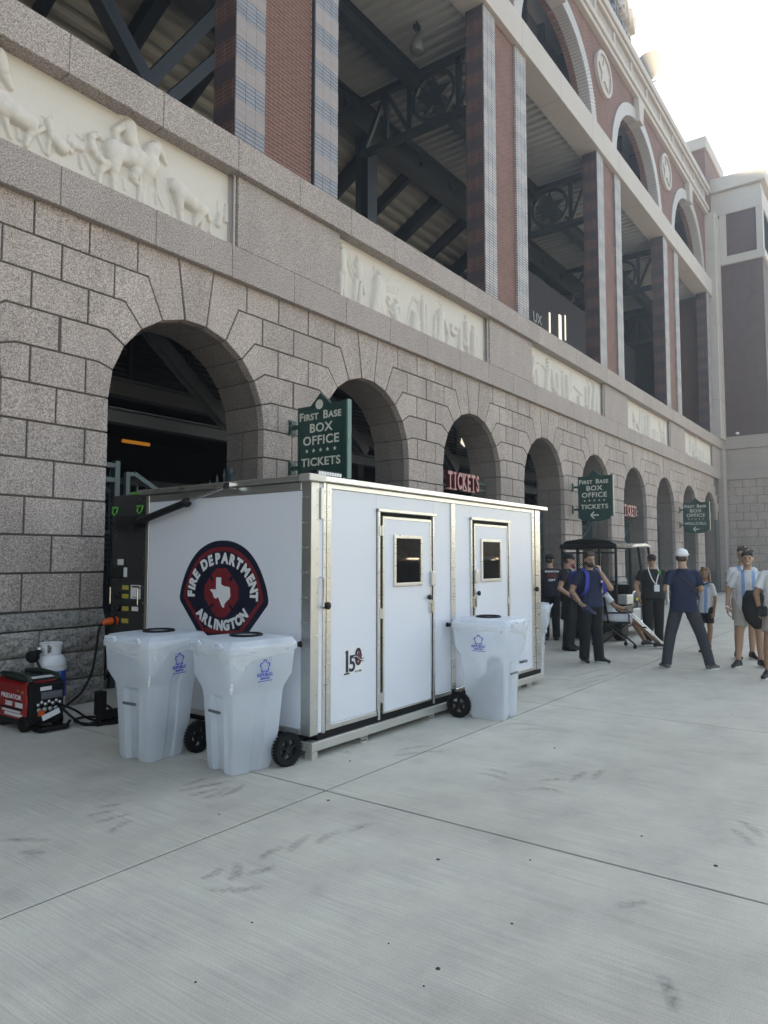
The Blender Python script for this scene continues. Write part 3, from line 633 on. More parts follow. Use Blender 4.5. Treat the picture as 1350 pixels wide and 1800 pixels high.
# ---- end pilaster and tower
for j in range(6):
    mb = MB(); mb.box(38.32, 39.56, D-.31, D+.6, 7.704+1.95*j, 7.696+1.95*(j+1)); part(mb, 'pilaster_stone', MAT['precast'], bevel=.02, seg=1)
mb = MB(); mb.box(38.9, 39.57, D-.30, D+.3, 0.004, 7.22); part(mb, 'corner_granite_pier', MAT['cornice'], bevel=.08, seg=3)
mb = MB(); mb.box(38.8, 39.58, D-.42, D-.2, 0.003, 1.0); part(mb, 'corner_pier_base', MAT['cornice'], bevel=.06, seg=2)
mb = MB(); mb.box(38.45, 42.6, 7.84, 10.5, 7.7, 22.9); part(mb, 'corner_tower', MAT['red'])
mb = MB(); mb.box(38.35, 42.7, 7.74, 10.6, 22.902, 23.55); part(mb, 'tower_coping', MAT['precast'], bevel=.04, seg=1)
# ---- projecting right wing, plus an unseen left wing added to block sky light
def wing(wx, dr, wy):
    far = wx+dr*22.4
    def wb(o, y0, y1, z0, z1, name, mat, **k):       # o: how far the end face stands proud
        mb = MB(); mb.box(wx-dr*o, far, y0, y1, z0, z1); return part(mb, name, mat, **k)
    wb(-.02, wy+.02, 9.0, 0, 20.9, 'wing_wall_core', MAT['mortar'])
    mb = MB(); rr = random.Random(9)
    for c in range(11):
        z0 = 1.075+CH*c; y = wy-(.32 if c % 2 else 0)
        while y < D-.3:
            y1 = min(y+.64, D-.28)
            if y1-max(y, wy) > .06: mb.box(wx-dr*(.02+rr.uniform(-.003,.003)), wx+dr*.1, max(y, wy)+.009, y1-.009, z0+.009, z0+CH-.009)
            y += .64
        for q in range(33): mb.box(wx-dr*.02+dr*(.64*q+.009), wx-dr*.02+dr*(.64*q+.631), wy-.002, wy+.1, z0+.009, z0+CH-.009)
    part(mb, 'wing_granite_blocks', MAT['stone'], kind='stuff')
    wb(.09, wy-.07, D-.3, 0, 1.06, 'wing_plinth', MAT['rough'], bevel=.05)
    wb(.12, wy-.1, D-.2, 5.69, 6.16, 'wing_cornice', MAT['cornice'], bevel=.01, seg=1)
    wb(.03, wy-.01, D-.2, 6.162, 7.25, 'wing_smooth_wall', MAT['cornice'])
    wb(.12, wy-.1, D-.2, 7.252, 7.9, 'wing_ledge', MAT['cornice'], bevel=.01, seg=1)
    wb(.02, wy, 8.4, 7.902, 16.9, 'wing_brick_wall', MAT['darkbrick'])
    wb(.14, wy-.12, 8.4, 16.902, 17.34, 'wing_beam', MAT['precast'], bevel=.02, seg=1)
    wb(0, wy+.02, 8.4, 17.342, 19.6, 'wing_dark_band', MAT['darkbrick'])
    for y in (wy-.01, 7.2):
        mb = MB(); mb.box(wx-dr*.10, wx+dr*.3, y-.05, y+.25, 17.344, 19.598); part(mb, 'wing_post', MAT['precast'])
    wb(.08, wy-.06, 8.4, 19.602, 20.5, 'wing_frieze', MAT['precast'], bevel=.02, seg=1)
    wb(.02, wy, 8.4, 20.502, 20.86, 'wing_upper_band', MAT['precast'])
    wb(.25, wy-.25, 8.4, 20.862, 21.6, 'wing_roof_fascia', MAT['precast'], bevel=.03, seg=1)
wing(39.6, 1, 5.5)
wing(-4.2, -1, 3.4)  # added out of view to darken the shed's left end
wx = 39.6
lamp = MB(); lamp.ell((wx-.25, 6.9, 8.02), (.09, .09, .07)); lamp.tube([(wx-.25, 6.9, 8.02), (wx, 6.9, 8.06)], .02)
part(lamp, 'wall_light', MAT['white'], smooth=True)
# ================================================================== INTERIOR SEEN THROUGH THE OPENINGS
IX0, IX1 = -4.0, 39.5
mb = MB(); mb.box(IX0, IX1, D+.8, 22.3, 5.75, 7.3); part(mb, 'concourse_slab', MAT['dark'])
mb = MB(); mb.box(IX0, IX1, 22.0, 22.3, 0, 5.74); mb.box(IX0, IX1, 22.0, 22.3, 9.5, 19.3); part(mb, 'back_wall', MAT['dark'])  # solid backing added so no sun leaks through the bays
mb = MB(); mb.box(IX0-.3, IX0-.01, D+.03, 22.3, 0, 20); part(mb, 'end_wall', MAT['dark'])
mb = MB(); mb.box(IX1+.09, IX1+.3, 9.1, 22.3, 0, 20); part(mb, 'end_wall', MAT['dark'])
mb = MB(); mb.box(IX0, 38.3, UY+.52, 23, 19.32, 20.3); part(mb, 'roof_slab', MAT['dark'])  # closes the top of the backing, also against sun leaks
# arcade level: longitudinal beams, louvres, braces
mb = MB(); mb.ibeam((IX0, 10.8, 4.575), (IX1, 10.8, 4.575), .26, .30, .03); part(mb, 'arcade_beam', MAT['steel2'])
mb = MB(); mb.ibeam((IX0, 10.2, 3.95), (IX1, 10.2, 3.95), .22, .24, .025); part(mb, 'arcade_beam', MAT['steel2'])
mb = MB(); mb.ibeam((IX0, 13.4, 3.30), (IX1, 13.4, 3.30), .18, .14, .02); part(mb, 'arcade_beam', MAT['steel2'])
lv = MB()
for j in range(9):
    z = 4.86+.095*j; lv.add([(IX0, 11.32, z), (IX1, 11.32, z), (IX1, 11.38, z+.06), (IX0, 11.38, z+.06)], [(0,1,2,3)])
for j in range(14):
    z = 1.5+.12*j; lv.add([(IX0, 14.0, z), (IX1, 14.0, z), (IX1, 14.08, z+.07), (IX0, 14.08, z+.07)], [(0,1,2,3)])
part(lv, 'louvre_slats', M('louvre_paint', (.06,.075,.095), .5), kind='stuff', fix=False)
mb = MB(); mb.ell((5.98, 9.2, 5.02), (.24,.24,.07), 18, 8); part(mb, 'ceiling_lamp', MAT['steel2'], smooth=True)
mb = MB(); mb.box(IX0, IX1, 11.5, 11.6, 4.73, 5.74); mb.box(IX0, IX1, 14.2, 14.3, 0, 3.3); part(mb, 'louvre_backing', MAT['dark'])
mb = MB(); mb.box(IX0, IX1, 11.28, 11.34, 4.73, 4.84); part(mb, 'teal_sill', M('teal_sill_paint', (.03,.07,.08), .4))
for k in range(-1, 9):
    x = AX(k)
    mb = MB(); mb.ibeam((x+.45, 9.5, 5.25), (x+2.1, 9.5, 3.96), .20, .20, .025, up=(0,1,0)); part(mb, 'diagonal_brace', MAT['steel2'])
    mb = MB(); mb.beam((x+1.7, 10.5, 1.0), (x+3.4, 10.5, 3.3), .16, .16); part(mb, 'lower_brace', MAT['steel'])
    for q in (.0, 1.28, 2.56):
        mb = MB(); mb.box(x+q, x+q+.07, 11.24, 11.31, 4.72, 5.74); part(mb, 'louvre_post', MAT['steel'])
    mb = MB(); mb.box(x+.80, x+1.04, 11.7, 11.94, 0, 5.74); part(mb, 'inner_column', MAT['steel'])
lmp = MB(); lmp.tube([(8.46, 13.0, 4.09), (9.10, 13.0, 4.09)], .038, 12)
em, n_, l_, p_ = newmat('amber_lit_tube'); p_.inputs['Base Color'].default_value = (.5,.28,.08,1); p_.inputs['Emission Color'].default_value = (1,.42,.07,1); p_.inputs['Emission Strength'].default_value = .045
t = lmp.build('tube_light', em, None, smooth=True); tag(t, 'amber glowing tube light in the dark behind the first arch', 'light')
# upper level: corrugated canopy deck, ribs running into the building
def corrugated(a0, a1, pitch, fn, depth=.09):
    vs = []; fs = []; n = int((a1-a0)/pitch); prof = ((0,0),(.32,0),(.42,1),(.9,1),(1,0))
    pts = []
    for i in range(n):
        for u, h in prof[:-1]: pts.append((a0+pitch*(i+u), h*depth))
    for a, h in pts: vs += [fn(a, h, 0), fn(a, h, 1)]
    for i in range(len(pts)-1): fs.append((2*i, 2*i+1, 2*i+3, 2*i+2))
    mb = MB(); mb.add(vs, fs); return mb
part(corrugated(IX0, 38.3, .32, lambda a, h, t: (a, 8.39+t*4.4, 15.02+h)), 'canopy_deck', MAT['deck'], fix=False)
mb = MB(); mb.box(IX0, 38.3, 8.4, 23, 15.2, 15.6); part(mb, 'deck_topping', MAT['dark'])
# raked seating deck seen from below
RK0, RK1 = (12.4, 14.9), (21.9, 9.6)
def rk(a, h, t):
    L = math.hypot(RK1[0]-RK0[0], RK1[1]-RK0[1]); f = a/L
    return (IX0+t*(IX1-IX0), RK0[0]+(RK1[0]-RK0[0])*f, RK0[1]+(RK1[1]-RK0[1])*f+h)
part(corrugated(0, 10.8, .36, rk, .12), 'raked_deck', MAT['deck2'], fix=False)
mb = MB(); mb.add([(IX0, RK0[0], RK0[1]+.3), (IX1, RK0[0], RK0[1]+.3), (IX1, RK1[0], RK1[1]+.3), (IX0, RK1[0], RK1[1]+.3)], [(0,1,2,3)]); part(mb, 'raked_deck_topping', MAT['dark'], fix=False)
for j in range(21):
    x = -.4+1.92*j
    mb = MB(); mb.beam((x, RK0[0], RK0[1]-.22), (x, RK1[0], RK1[1]-.22), .30 if j % 2 else .16, .40); part(mb, 'raker_beam', MAT['steel'])
for (y, z, w, h) in ((10.45, 14.78, .30, .46), (12.45, 14.45, .42, .95), (16.6, 12.15, .3, .5)):
    mb = MB(); mb.ibeam((IX0, y, z), (IX1, y, z), w, h, .04); part(mb, 'girder', MAT['steel'])
mb = MB(); mb.ibeam((IX0, 12.9, 9.0), (IX1, 12.9, 9.0), .3, .6, .04); part(mb, 'girder', MAT['steel'])
# railing along the upper walkway
mb = MB()
for z in (9.5, 9.75, 10.0, 10.3): mb.tube([(IX0, 12.75, z), (IX1, 12.75, z)], .018, 5)
for j in range(34): mb.box(IX0+1.2*j, IX0+1.2*j+.04, 12.73, 12.77, 9.3, 10.3)
part(mb, 'walkway_railing', MAT['steel'])
# star trusses on the pier lines
for i in range(-1, 5):
    x = pier_x(i)+1.165
    mb = MB()
    for z in (14.93, 13.35): mb.beam((x, 8.26, z), (x, 12.4, z), .2, .17)
    yc, zc, rr_ = 9.9, 14.14, .62
    for y in (8.5, 9.12, 10.68, 11.5): mb.beam((x, y, 13.35), (x, y, 14.93), .14, .12, up=(1,0,0))
    for a, b in (((11.5, 14.9), (12.3, 13.4)), ((10.68, 13.4), (11.5, 14.9)), ((8.5, 14.9), (9.12, 13.4))): mb.beam((x, a[0], a[1]), (x, b[0], b[1]), .1, .1)
    part(mb, 'roof_truss', MAT['steel'])
    mb = MB(); cir = lambda r: [(yc+r*math.cos(2*math.pi*t/32), zc+r*math.sin(2*math.pi*t/32)) for t in range(32)]
    mb.ring(cir(.70), cir(.60), YZ(x), -.05, .05); mb.prism([(yc+.60*a, zc+.60*b) for a, b in star], YZ(x), -.03, .03); part(mb, 'truss_star', MAT['steel'])
    if i != 0:
        mb = MB(); mb.ibeam((x+.3, 12.45, 7.3), (x+.3, 12.45, 14.0), .45, .45, .05, up=(0,1,0)); part(mb, 'inner_column', MAT['steel'])
    if i == 0:
        mb = MB(); mb.beam((7.7, 11.2, 10.4), (4.9, 11.2, 13.5), .28, .28, up=(0,1,0)); part(mb, 'diagonal_brace', MAT['steel'])
        mb = MB(); mb.beam((7.55, 11.3, 10.45), (10.3, 11.3, 14.6), .24, .24, up=(0,1,0)); part(mb, 'diagonal_brace', MAT['steel'])
        mb = MB(); mb.beam((7.9, 11.35, 10.2), (10.9, 11.35, 14.2), .22, .22, up=(0,1,0)); part(mb, 'diagonal_brace', MAT['steel'])
# inner wall with glowing panels for daylight slits behind the third bay
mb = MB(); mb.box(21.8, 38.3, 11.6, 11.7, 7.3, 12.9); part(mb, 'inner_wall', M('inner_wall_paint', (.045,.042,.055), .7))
lit, n_, l_, p_ = newmat('daylight_glow'); p_.inputs['Emission Color'].default_value = (.85,.95,1,1); p_.inputs['Emission Strength'].default_value = .20
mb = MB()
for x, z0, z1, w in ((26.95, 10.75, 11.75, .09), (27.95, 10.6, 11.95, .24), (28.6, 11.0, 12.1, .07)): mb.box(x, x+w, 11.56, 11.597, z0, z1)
part(mb, 'daylight_glow_slit', lit)  # glowing panels stand in for slits of daylight
mb = MB(); mb.prism([(19.12,5.28),(19.30,5.70),(19.62,5.55),(19.55,5.30),(19.35,5.18)], XZ(11.2), 0, .02); part(mb, 'sky_glow_patch', lit)  # glowing pane in place of sky showing through the arch
me = text_me('UX', .58, .01, .0); me.transform(Matrix.Translation((25.80, 11.58, 11.15)) @ FACE_NEGY); ob('lit_letters', me, M('faint_letters', (.55,.58,.60), .5), bld, world=True)
# pendant lamp under the canopy
pl = thing('pendant_lamp', 'pear shaped grey pendant lamp hanging under the canopy of the second open bay', 'lamp', (14.02, 9.39, 14.35))
mb = MB(); mb.lathe([(.02,.30),(.07,.26),(.10,.18),(.17,.05),(.19,-.06),(.15,-.16),(.05,-.20)], n=20); mb.build('lamp_shade', M('lamp_grey', (.10,.105,.105), .45), pl, smooth=True)
mb = MB(); mb.tube([(0,0,.28),(0,0,.70)], .02, 6); mb.box(-.07,.07,-.07,.07,.45,.56); mb.build('stem', MAT['steel'], pl)

# ================================================================== ROOF SIGN AND FLOODLIGHT
rs = thing('roof_sign', 'large letters in two rows standing on the roof edge at the top of the picture', 'sign', (24, 8.0, 20.86))
ms = M('sign_letter_face', (.035,.04,.05), .5); 
for body, size, x1, z, nm in (('Choctaw', 1.75, 27.15, 22.45, 'upper_letters'), ('Stadium', 1.15, 26.35, 21.28, 'lower_letters')):
    me = text_me(body, size, .13, .028, 1.0, 'RIGHT'); me.transform(Matrix.Translation((x1, 7.95, z)) @ FACE_NEGY); ob(nm, me, ms, rs, world=True)
mb = MB()
for z in (20.95, 21.8, 22.9): mb.box(18, 26.9, 8.15, 8.21, z, z+.06)
for x in np.arange(18.2, 27, 1.4): mb.box(x, x+.06, 8.16, 8.22, 20.86, 23.0)
mb.build('sign_frame', MAT['steel2'], rs, world=True)
fl = thing('floodlight', 'round floodlight drum standing on the roof edge against the sky', 'floodlight', (28.9, 7.9, 20.86))
mb = MB(); mb.lathe([(.1,.26),(.40,.22),(.56,.06),(.60,-.10),(.58,-.14),(.52,-.12)], (0,0,.95), 28, 'X'); mb.build('drum', M('flood_drum', (.13,.13,.13), .4), fl, smooth=True)
mb = MB(); mb.tube([(0,.64,.95),(0,.60,.6),(0,.4,.30),(0,0,.22),(0,-.4,.30),(0,-.60,.6),(0,-.64,.95)], .035, 8); mb.tube([(0,0,.0),(0,0,.24)], .07, 8); mb.build('yoke', MAT['steel2'], fl, smooth=True)

# ================================================================== ARCH GATES
def gate(k, x0, x1, label, y=8.42):
    g = thing('iron_gate', label, 'gate', ((x0+x1)/2, y, 0), group='iron gates in the arches')
    cx = (x0+x1)/2; w = (x1-x0)/2
    for s in (-1, 1):
        mb = MB(); mb.box(s*w-.05, s*w+.05, -.05, .05, 0, 2.95); mb.ell((s*w, 0, 3.0), (.06,.06,.07)); mb.build('gate_post', MAT['iron'], g)
    top = lambda t: 2.32+.52*(abs(t)**2.2)
    mb = MB(); mb.tube([(w*t, 0, top(t)) for t in np.linspace(-1, 1, 17)], .030, 6); mb.box(-w, w, -.025, .025, 1.98, 2.02); mb.box(-w, w, -.025, .025, .12, .17); mb.build('gate_rail', MAT['iron'], g)
    n = int(2*w/.135)
    for j in range(1, n):
        x = -w+2*w*j/n; t = x/w; mb = MB(); h = top(t)+.16
        mb.box(x-.011, x+.011, -.011, .011, .1, h); mb.lathe([(.012,0),(.026,.03),(.018,.07),(0.002,.16)], (x,0,h), 6); mb.build('gate_bar', MAT['iron'], g)
def _gf():
    g = [o for o in bld.users_scene[0].objects if o.name == 'iron_gate'][0]; mb = MB()
    for a, b, w in (((5.34, 0), (5.34, 2.93), .07), ((5.16, 2.87), (5.34, 2.87), .06), ((5.16, 2.68), (5.34, 2.68), .06), ((5.50, 0), (5.50, 2.80), .06), ((5.48, 2.78), (5.62, 2.78), .05), ((5.60, 2.79), (6.15, 2.50), .06)): mb.beam((a[0], 8.33, a[1]), (b[0], 8.33, b[1]), w, w)
    mb.build('gate_frame', MAT['iron'], g, world=True)
ordn = ['behind the white shed', 'nearest on the left', 'just beyond the shed roof', 'at the right end of the white shed', 'below the middle green hanging sign', 'under the far red letter sign', 'next to the last green sign', 'behind the last green sign', 'nearest to the corner of the wing']
for k, nm in ((0, 'dark iron gate with spear tips behind the shed locker'),
              (3, 'dark iron gate with spear tips at the right end of the shed'),
              (4, 'dark iron gate with sagging top rail in the arch behind the middle green sign'),
              (5, 'dark iron gate in the arch below the far red letter sign'),
              (6, 'dark iron gate in the arch between the far red letters and the last green sign'),
              (7, 'dark iron gate in the arch behind the last green sign'),
              (8, 'dark iron gate in the last arch beside the corner of the wing')):
    gate(k, AX(k)-R+.04, AX(k)+R-.04, nm)
_gf()

# ================================================================== HANGING SIGNS
def hang_sign(x, lines, arrow, label):
    """blade sign square to the wall; face towards -X, local frame: a = -Y (to the right), z up"""
    g = thing('hanging_sign', label, 'sign', (x, D, 3.0), group='green hanging signs on the arcade')
    yL, yR = 7.59, 6.66; yc = (yL+yR)/2; zb, zt = 2.83, 3.99
    peak = [(yc+.20, zt), (yc, zt+.18), (yc-.20, zt)]
    bot = [(yc+(yR-yc)*math.cos(t), zb-.12*math.sin(t)) for t in np.linspace(0, math.pi, 13)]
    outl = [(yL, zb), (yL, zt)] + peak + [(yR, zt), (yR, zb)] + bot[1:-1]
    mb = MB(); mb.prism(outl, YZ(x), -.03, .03); mb.build('panel', MAT['green'], g, world=True, bevel=.006)
    mb = MB(); mb.ring(outl, inset(outl, .028), YZ(x), -.042, -.025); mb.box(x-.04, x+.04, yR-.045, yR-.006, zb+.02, zt+.01); mb.build('edge_moulding', MAT['green'], g, world=True)
    mb = MB(); mb.box(x-.045, x+.045, yR-.075, yR-.048, zb+.0, zt+.02); mb.build('edge_tube', MAT['signedge'], g, world=True)
    for z in (3.70, 3.06):
        mb = MB(); mb.box(x-.025, x+.025, yL-.01, D-.02, z-.03, z+.03); mb.box(x-.07, x+.07, D-.03, D+.01, z-.12, z+.12); mb.box(x-.06, x+.06, D-.055, D-.03, z+.05, z+.09); mb.box(x-.06, x+.06, D-.055, D-.03, z-.09, z-.05); mb.build('bracket', MAT['green'], g, world=True)
    face = FACE_NEGX; xf = x-.031
    for body, z, size, sx, sc, *dx in lines:
        me = text_me(body, size, .003, .0035, sx, 'CENTER', 1.08, small=sc); me.transform(Matrix.Translation((xf, yc-(dx[0] if dx else 0), z)) @ face); ob('lettering', me, MAT['letter'], g, world=True)
    mb = MB()
    for q in range(5):
        mb.prism([(yc-.28+.14*q+.034*a, 3.30+.034*b) for a, b in star], YZ(xf), -.004, .002)
    mb.build('stars', MAT['letter'], g, world=True)
    if arrow:
        mb = MB(); za = 2.885
        mb.beam((xf, yc+.10, za), (xf, yc-.12, za), .006, .04, up=(0,0,1))
        for s in (-1, 1): mb.beam((xf-.001, yc+.115, za-.005*s), (xf-.001, yc+.01, za+.095*s), .006, .036)
        mb.build('arrow', MAT['letter'], g, world=True)
    else:
        mb = MB(); mb.prism([(yc+.03+.075*math.cos(2*math.pi*t/24), 4.0+.075*math.sin(2*math.pi*t/24)) for t in range(24)], YZ(xf), -.004, .002); mb.build('roundel', MAT['letter'], g, world=True)
L1 = [('First', 3.83, .175, 1.06, .78, -.245), ('Base', 3.83, .175, 1.06, .78, .225), ('BOX', 3.64, .19, 1.12, None), ('OFFICE', 3.45, .19, 1.12, None)]
hang_sign(8.02, L1 + [('TICKETS', 3.12, .175, 1.12, None)], False, 'green hanging sign with a round cream emblem in its gable, above the shed roof')
hang_sign(19.54, L1 + [('TICKETS', 3.12, .175, 1.12, None)], True, 'green hanging sign reading tickets over a left arrow, on a pier beyond the shed')
hang_sign(31.2, L1 + [('WILL', 3.12, .155, 1.12, None, -.235), ('CALL', 3.12, .155, 1.12, None, .20)], True, 'smallest and farthest green hanging sign, reading will call over a left arrow')

# ================================================================== RED TICKETS SIGNS
def tickets(xc, label):
    g = thing('letter_sign', label, 'sign', (xc, 8.0, 3.3), group='red letter signs in the arches')
    for q, ch in enumerate('TICKETS'):
        x = xc-.60+.2*q
        me = text_me(ch, .50, .05, .016, .58); me.transform(Matrix.Translation((x, 8.0, 3.35)) @ FACE_NEGY); o = ob('letter', me, None, g, world=True)
        me.materials.append(MAT['redsign']); me.materials.append(LF)
        for p in me.polygons: p.material_index = 1 if p.normal.y < -.7 else 0
        mb = MB()
        for z in ((3.175, 3.525) if ch != 'S' else ()):
            if ch in 'TIKE' and (z < 3.3 or ch != 'T'): mb.box(x-.07, x+.07, 7.953, 8.05, z-.016, z+.016)
        if mb.v: mb.build('serif', LF, o, world=True)
    mb = MB()
    for z in (3.26, 3.42): mb.box(xc-1.24, xc+1.26, 8.08, 8.13, z-.025, z+.025)
    mb.build('mounting_rail', MAT['iron'], g, world=True)
LF = M('weathered_pink_letter_face', (.42,.20,.19), .55, var=.2, scale=8)
tickets(13.72, 'red cut out letters reading tickets across the third arch, above the shed')
tickets(AX(5)+.03, 'small far red letters reading tickets, in the arch beyond the middle green sign')
TYRE=[[(3.275,4.269),(3.417,4.227),(3.569,4.242),(3.705,4.127)],[(3.254,4.115),(3.396,4.107),(3.518,4.068)],[(3.255,3.995),(3.415,3.978),(3.565,4.049)],[(3.376,3.931),(3.513,3.929),(3.693,4.008)],[(3.376,4.324),(3.54,4.349),(3.615,4.342)],[(2.612,4.321),(2.712,4.322),(2.803,4.271)],[(2.584,4.177),(2.715,4.165),(2.838,4.153)],[(2.536,3.934),(2.643,4.034),(2.775,4.034)],[(2.76,4.419),(2.837,4.389),(2.895,4.347)],[(2.478,3.03),(2.548,2.98),(2.631,3.052)],[(2.416,2.932),(2.489,2.741),(2.63,2.695)],[(2.549,2.902),(2.633,2.866),(2.732,3.048)],[(2.646,2.881),(2.731,2.825),(2.828,2.822)],[(2.802,2.93),(2.936,3.003),(3.034,2.965)],[(2.981,2.89),(3.115,2.952),(3.259,2.959)],[(3.16,2.837),(3.298,2.893),(3.435,2.857)],[(3.406,2.806),(3.54,2.826),(3.633,2.764)],[(4.931,2.784),(5.002,2.64),(4.872,2.464)],[(5.063,2.782),(5.116,2.66),(5.025,2.536)],[(4.757,2.295),(4.985,2.222),(4.872,2.036)],[(5.11,2.099),(5.388,2.12),(5.485,2.112)],[(5.289,1.994),(5.566,2.028),(5.637,2.008)],[(4.998,2.318),(5.176,2.238),(5.187,2.13)],[(3.453,1.202),(3.546,1.152),(3.621,1.08)],[(3.025,0.876),(2.918,0.784),(2.799,0.769)],[(5.054,0.98),(5.011,0.876),(4.801,0.78)],[(4.875,0.98),(4.808,0.873),(4.632,0.799)],[(2.104,4.37),(2.197,4.289),(2.279,4.121)],[(2.076,4.11),(2.135,4.069),(2.163,3.967)],[(9.068,3.624),(9.498,3.555),(10.028,3.465)],[(9.406,3.678),(10.029,3.628),(10.401,3.551)],[(8.707,3.631),(9.032,3.533),(9.457,3.461)],[(9.671,3.946),(10.179,3.849),(10.753,3.8)],[(5.097,3.631),(5.309,3.597),(5.445,3.445)],[(4.924,3.566),(5.169,3.473),(5.36,3.276)],[(6.476,3.362),(6.725,3.234),(6.673,3.056)],[(6.33,3.165),(6.573,3.071),(6.547,2.91)],[(9.236,4.136),(9.509,4.004),(9.36,3.74)]]
GUM=[(3.416,2.165,0.011),(2.528,1.605,0.0095),(3.783,3.284,0.011),(3.029,1.526,0.006),(2.333,2.48,0.005),(1.885,2.316,0.005),(4.24,0.92,0.012),(2.395,1.586,0.004),(3.711,1.754,0.006),(2.56,1.876,0.004),(4.42,1.366,0.007),(5.482,4.308,0.012),(4.607,3.768,0.01),(4.806,3.962,0.006),(5.989,2.585,0.01),(3.156,3.673,0.006)]
# ================================================================== PAVEMENT
gnd = MB(); gnd.add([(-400,-400,-.09),(400,-400,-.09),(400,400,-.09),(-400,400,-.09)], [(0,1,2,3)])
o = gnd.build('ground', MAT['ground'], None, fix=False); o['kind'] = 'structure'
pav = thing('pavement', None, None, (4, 0, 0)); pav['kind'] = 'structure'
SX, SY = 3.78, 3.78
sl = MB(); sl.box(.009, SX-.009, .009, SY-.009, -.085, 0); slme = sl.mesh('slab')
bm = bmesh.new(); bm.from_mesh(slme); bmesh.ops.bevel(bm, geom=[e for e in bm.edges if all(v.co.z > -.01 for v in e.verts)], offset=.003, segments=1, affect='EDGES'); bm.to_mesh(slme); bm.free()
for i in range(-4, 16):
    for j in range(-8, 2):
        ob('concrete_slab', slme, MAT['concrete'], pav, loc=(3.93+SX*i, 3.44+SY*j, 0), world=True)
mb = MB(); mb.box(-10, 39.5, 3.44+2*SY+.005, 22, -.085, -.002); mb.build('inner_floor', MAT['concrete'], pav, world=True)
# joint filler a little below the slab tops
jf = MB(); jf.add([(-12,-28,-.007),(65,-28,-.007),(65,11,-.007),(-12,11,-.007)], [(0,1,2,3)]); jf.build('joint_filler', M('joint_filler', (.022,.021,.02), .95), pav, world=True, fix=False)
def decal(name, col, a0, a1, sc):
    m, n, l, p = newmat(name); p.inputs['Base Color'].default_value = (*col, 1); p.inputs['Roughness'].default_value = .9
    nz = noise(n, l, worldpos(n), sc, 5, .7); f = ramp(n, l, nz, [(.35, (a0,)*3), (.68, (a1,)*3)])
    tr = n.new('ShaderNodeBsdfTransparent'); mx = n.new('ShaderNodeMixShader'); l.new(f, mx.inputs[0]); l.new(tr.outputs[0], mx.inputs[1]); l.new(p.outputs[0], mx.inputs[2])
    l.new(mx.outputs[0], n['Material Output'].inputs['Surface']); return m
DT = decal('dusty_tyre_print', (.13,.125,.12), .0, .42, 26)
_n, _l = DT.node_tree.nodes, DT.node_tree.links
_at = _n.new('ShaderNodeAttribute'); _at.attribute_name = 'wear'; _mx = _n['Mix Shader'] if 'Mix Shader' in _n else [q for q in _n if q.type == 'MIX_SHADER'][0]
_src = _mx.inputs[0].links[0].from_socket; _l.new(mth(_n, _l, 'MULTIPLY', _src, _at.outputs['Fac']), _mx.inputs[0])
for ln in TYRE:
    P = [Vector((x, y, .003)) for x, y in ln]; vs = []; wear = []; K = 11
    pts = [P[0]*(1-t)**2 + P[1]*2*t*(1-t) + P[2 if len(P) == 3 else 3]*t*t for t in np.linspace(0, 1, K)]
    for q, p_ in enumerate(pts):
        tdir = (pts[min(q+1, K-1)]-pts[max(q-1, 0)]).normalized(); nrm = Vector((-tdir.y, tdir.x, 0)); e_ = math.sin(math.pi*(q+.3)/(K-.4))**.5; w = .042*(.55+.45*e_)
        for o_, f_ in ((-1, 0), (-.45, .7), (.1, 1), (.55, .55), (1, 0)): vs.append(p_+nrm*w*o_); wear.append(f_*e_*(0 if q in (0, K-1) else 1))
    mb = MB(); mb.add(vs, [(5*q+r, 5*q+r+5, 5*q+r+6, 5*q+r+1) for q in range(K-1) for r in range(4)])
    o = mb.build('tyre_mark', DT, pav, world=True); at = o.data.attributes.new('wear', 'FLOAT', 'POINT'); at.data.foreach_set('value', wear)
GM = M('old_chewing_gum', (.025,.024,.024), .75)
for x, y, r in GUM:
    mb = MB(); n_ = 14; mb.lathe([(r*1.0, .0005), (r*.9, .003), (r*.4, .004)], (x, y, 0), n_); 
    mb.v = [(a+random.uniform(-.1,.1)*r, b+random.uniform(-.1,.1)*r, c) for a, b, c in mb.v]; mb.build('gum_spot', GM, pav, world=True, smooth=True)

# ================================================================== PORTABLE SHED
SXL, SXR, SYF, SYB = 4.425, 8.985, 4.055, 6.34
shed = thing('portable_shed', 'white panelled shed with aluminium trim, two doors and a fire department emblem', 'shed', (6.7, 5.2, 0))
def sp(mb, name, mat, parent=None, **k): return mb.build(name, mat, parent or shed, world=True, **k)
yf = SYF
zb, zt = .20, 2.31
# inner body (dark, gives the gaps their depth) and panels
mb = MB(); mb.box(SXL+.05, SXR-.03, yf+.05, SYB, .16, 2.28); sp(mb, 'inner_body', MAT['charcoal'])
def fpanel(x0, x1, z0=zb+.045, z1=2.262, name='wall_panel'):
    mb = MB(); mb.box(x0, x1, yf+.004, yf+.05, z0, z1); return sp(mb, name, MAT['panel'], bevel=.002, seg=1)
D1 = (5.425, 6.273); D2 = (7.18, 8.015)
fpanel(4.69, 5.345); fpanel(5.345, 6.342, 2.128, 2.262); fpanel(6.342, 6.682); fpanel(6.768, 7.108); fpanel(7.108, 8.078, 2.128, 2.262); fpanel(8.078, 8.742)
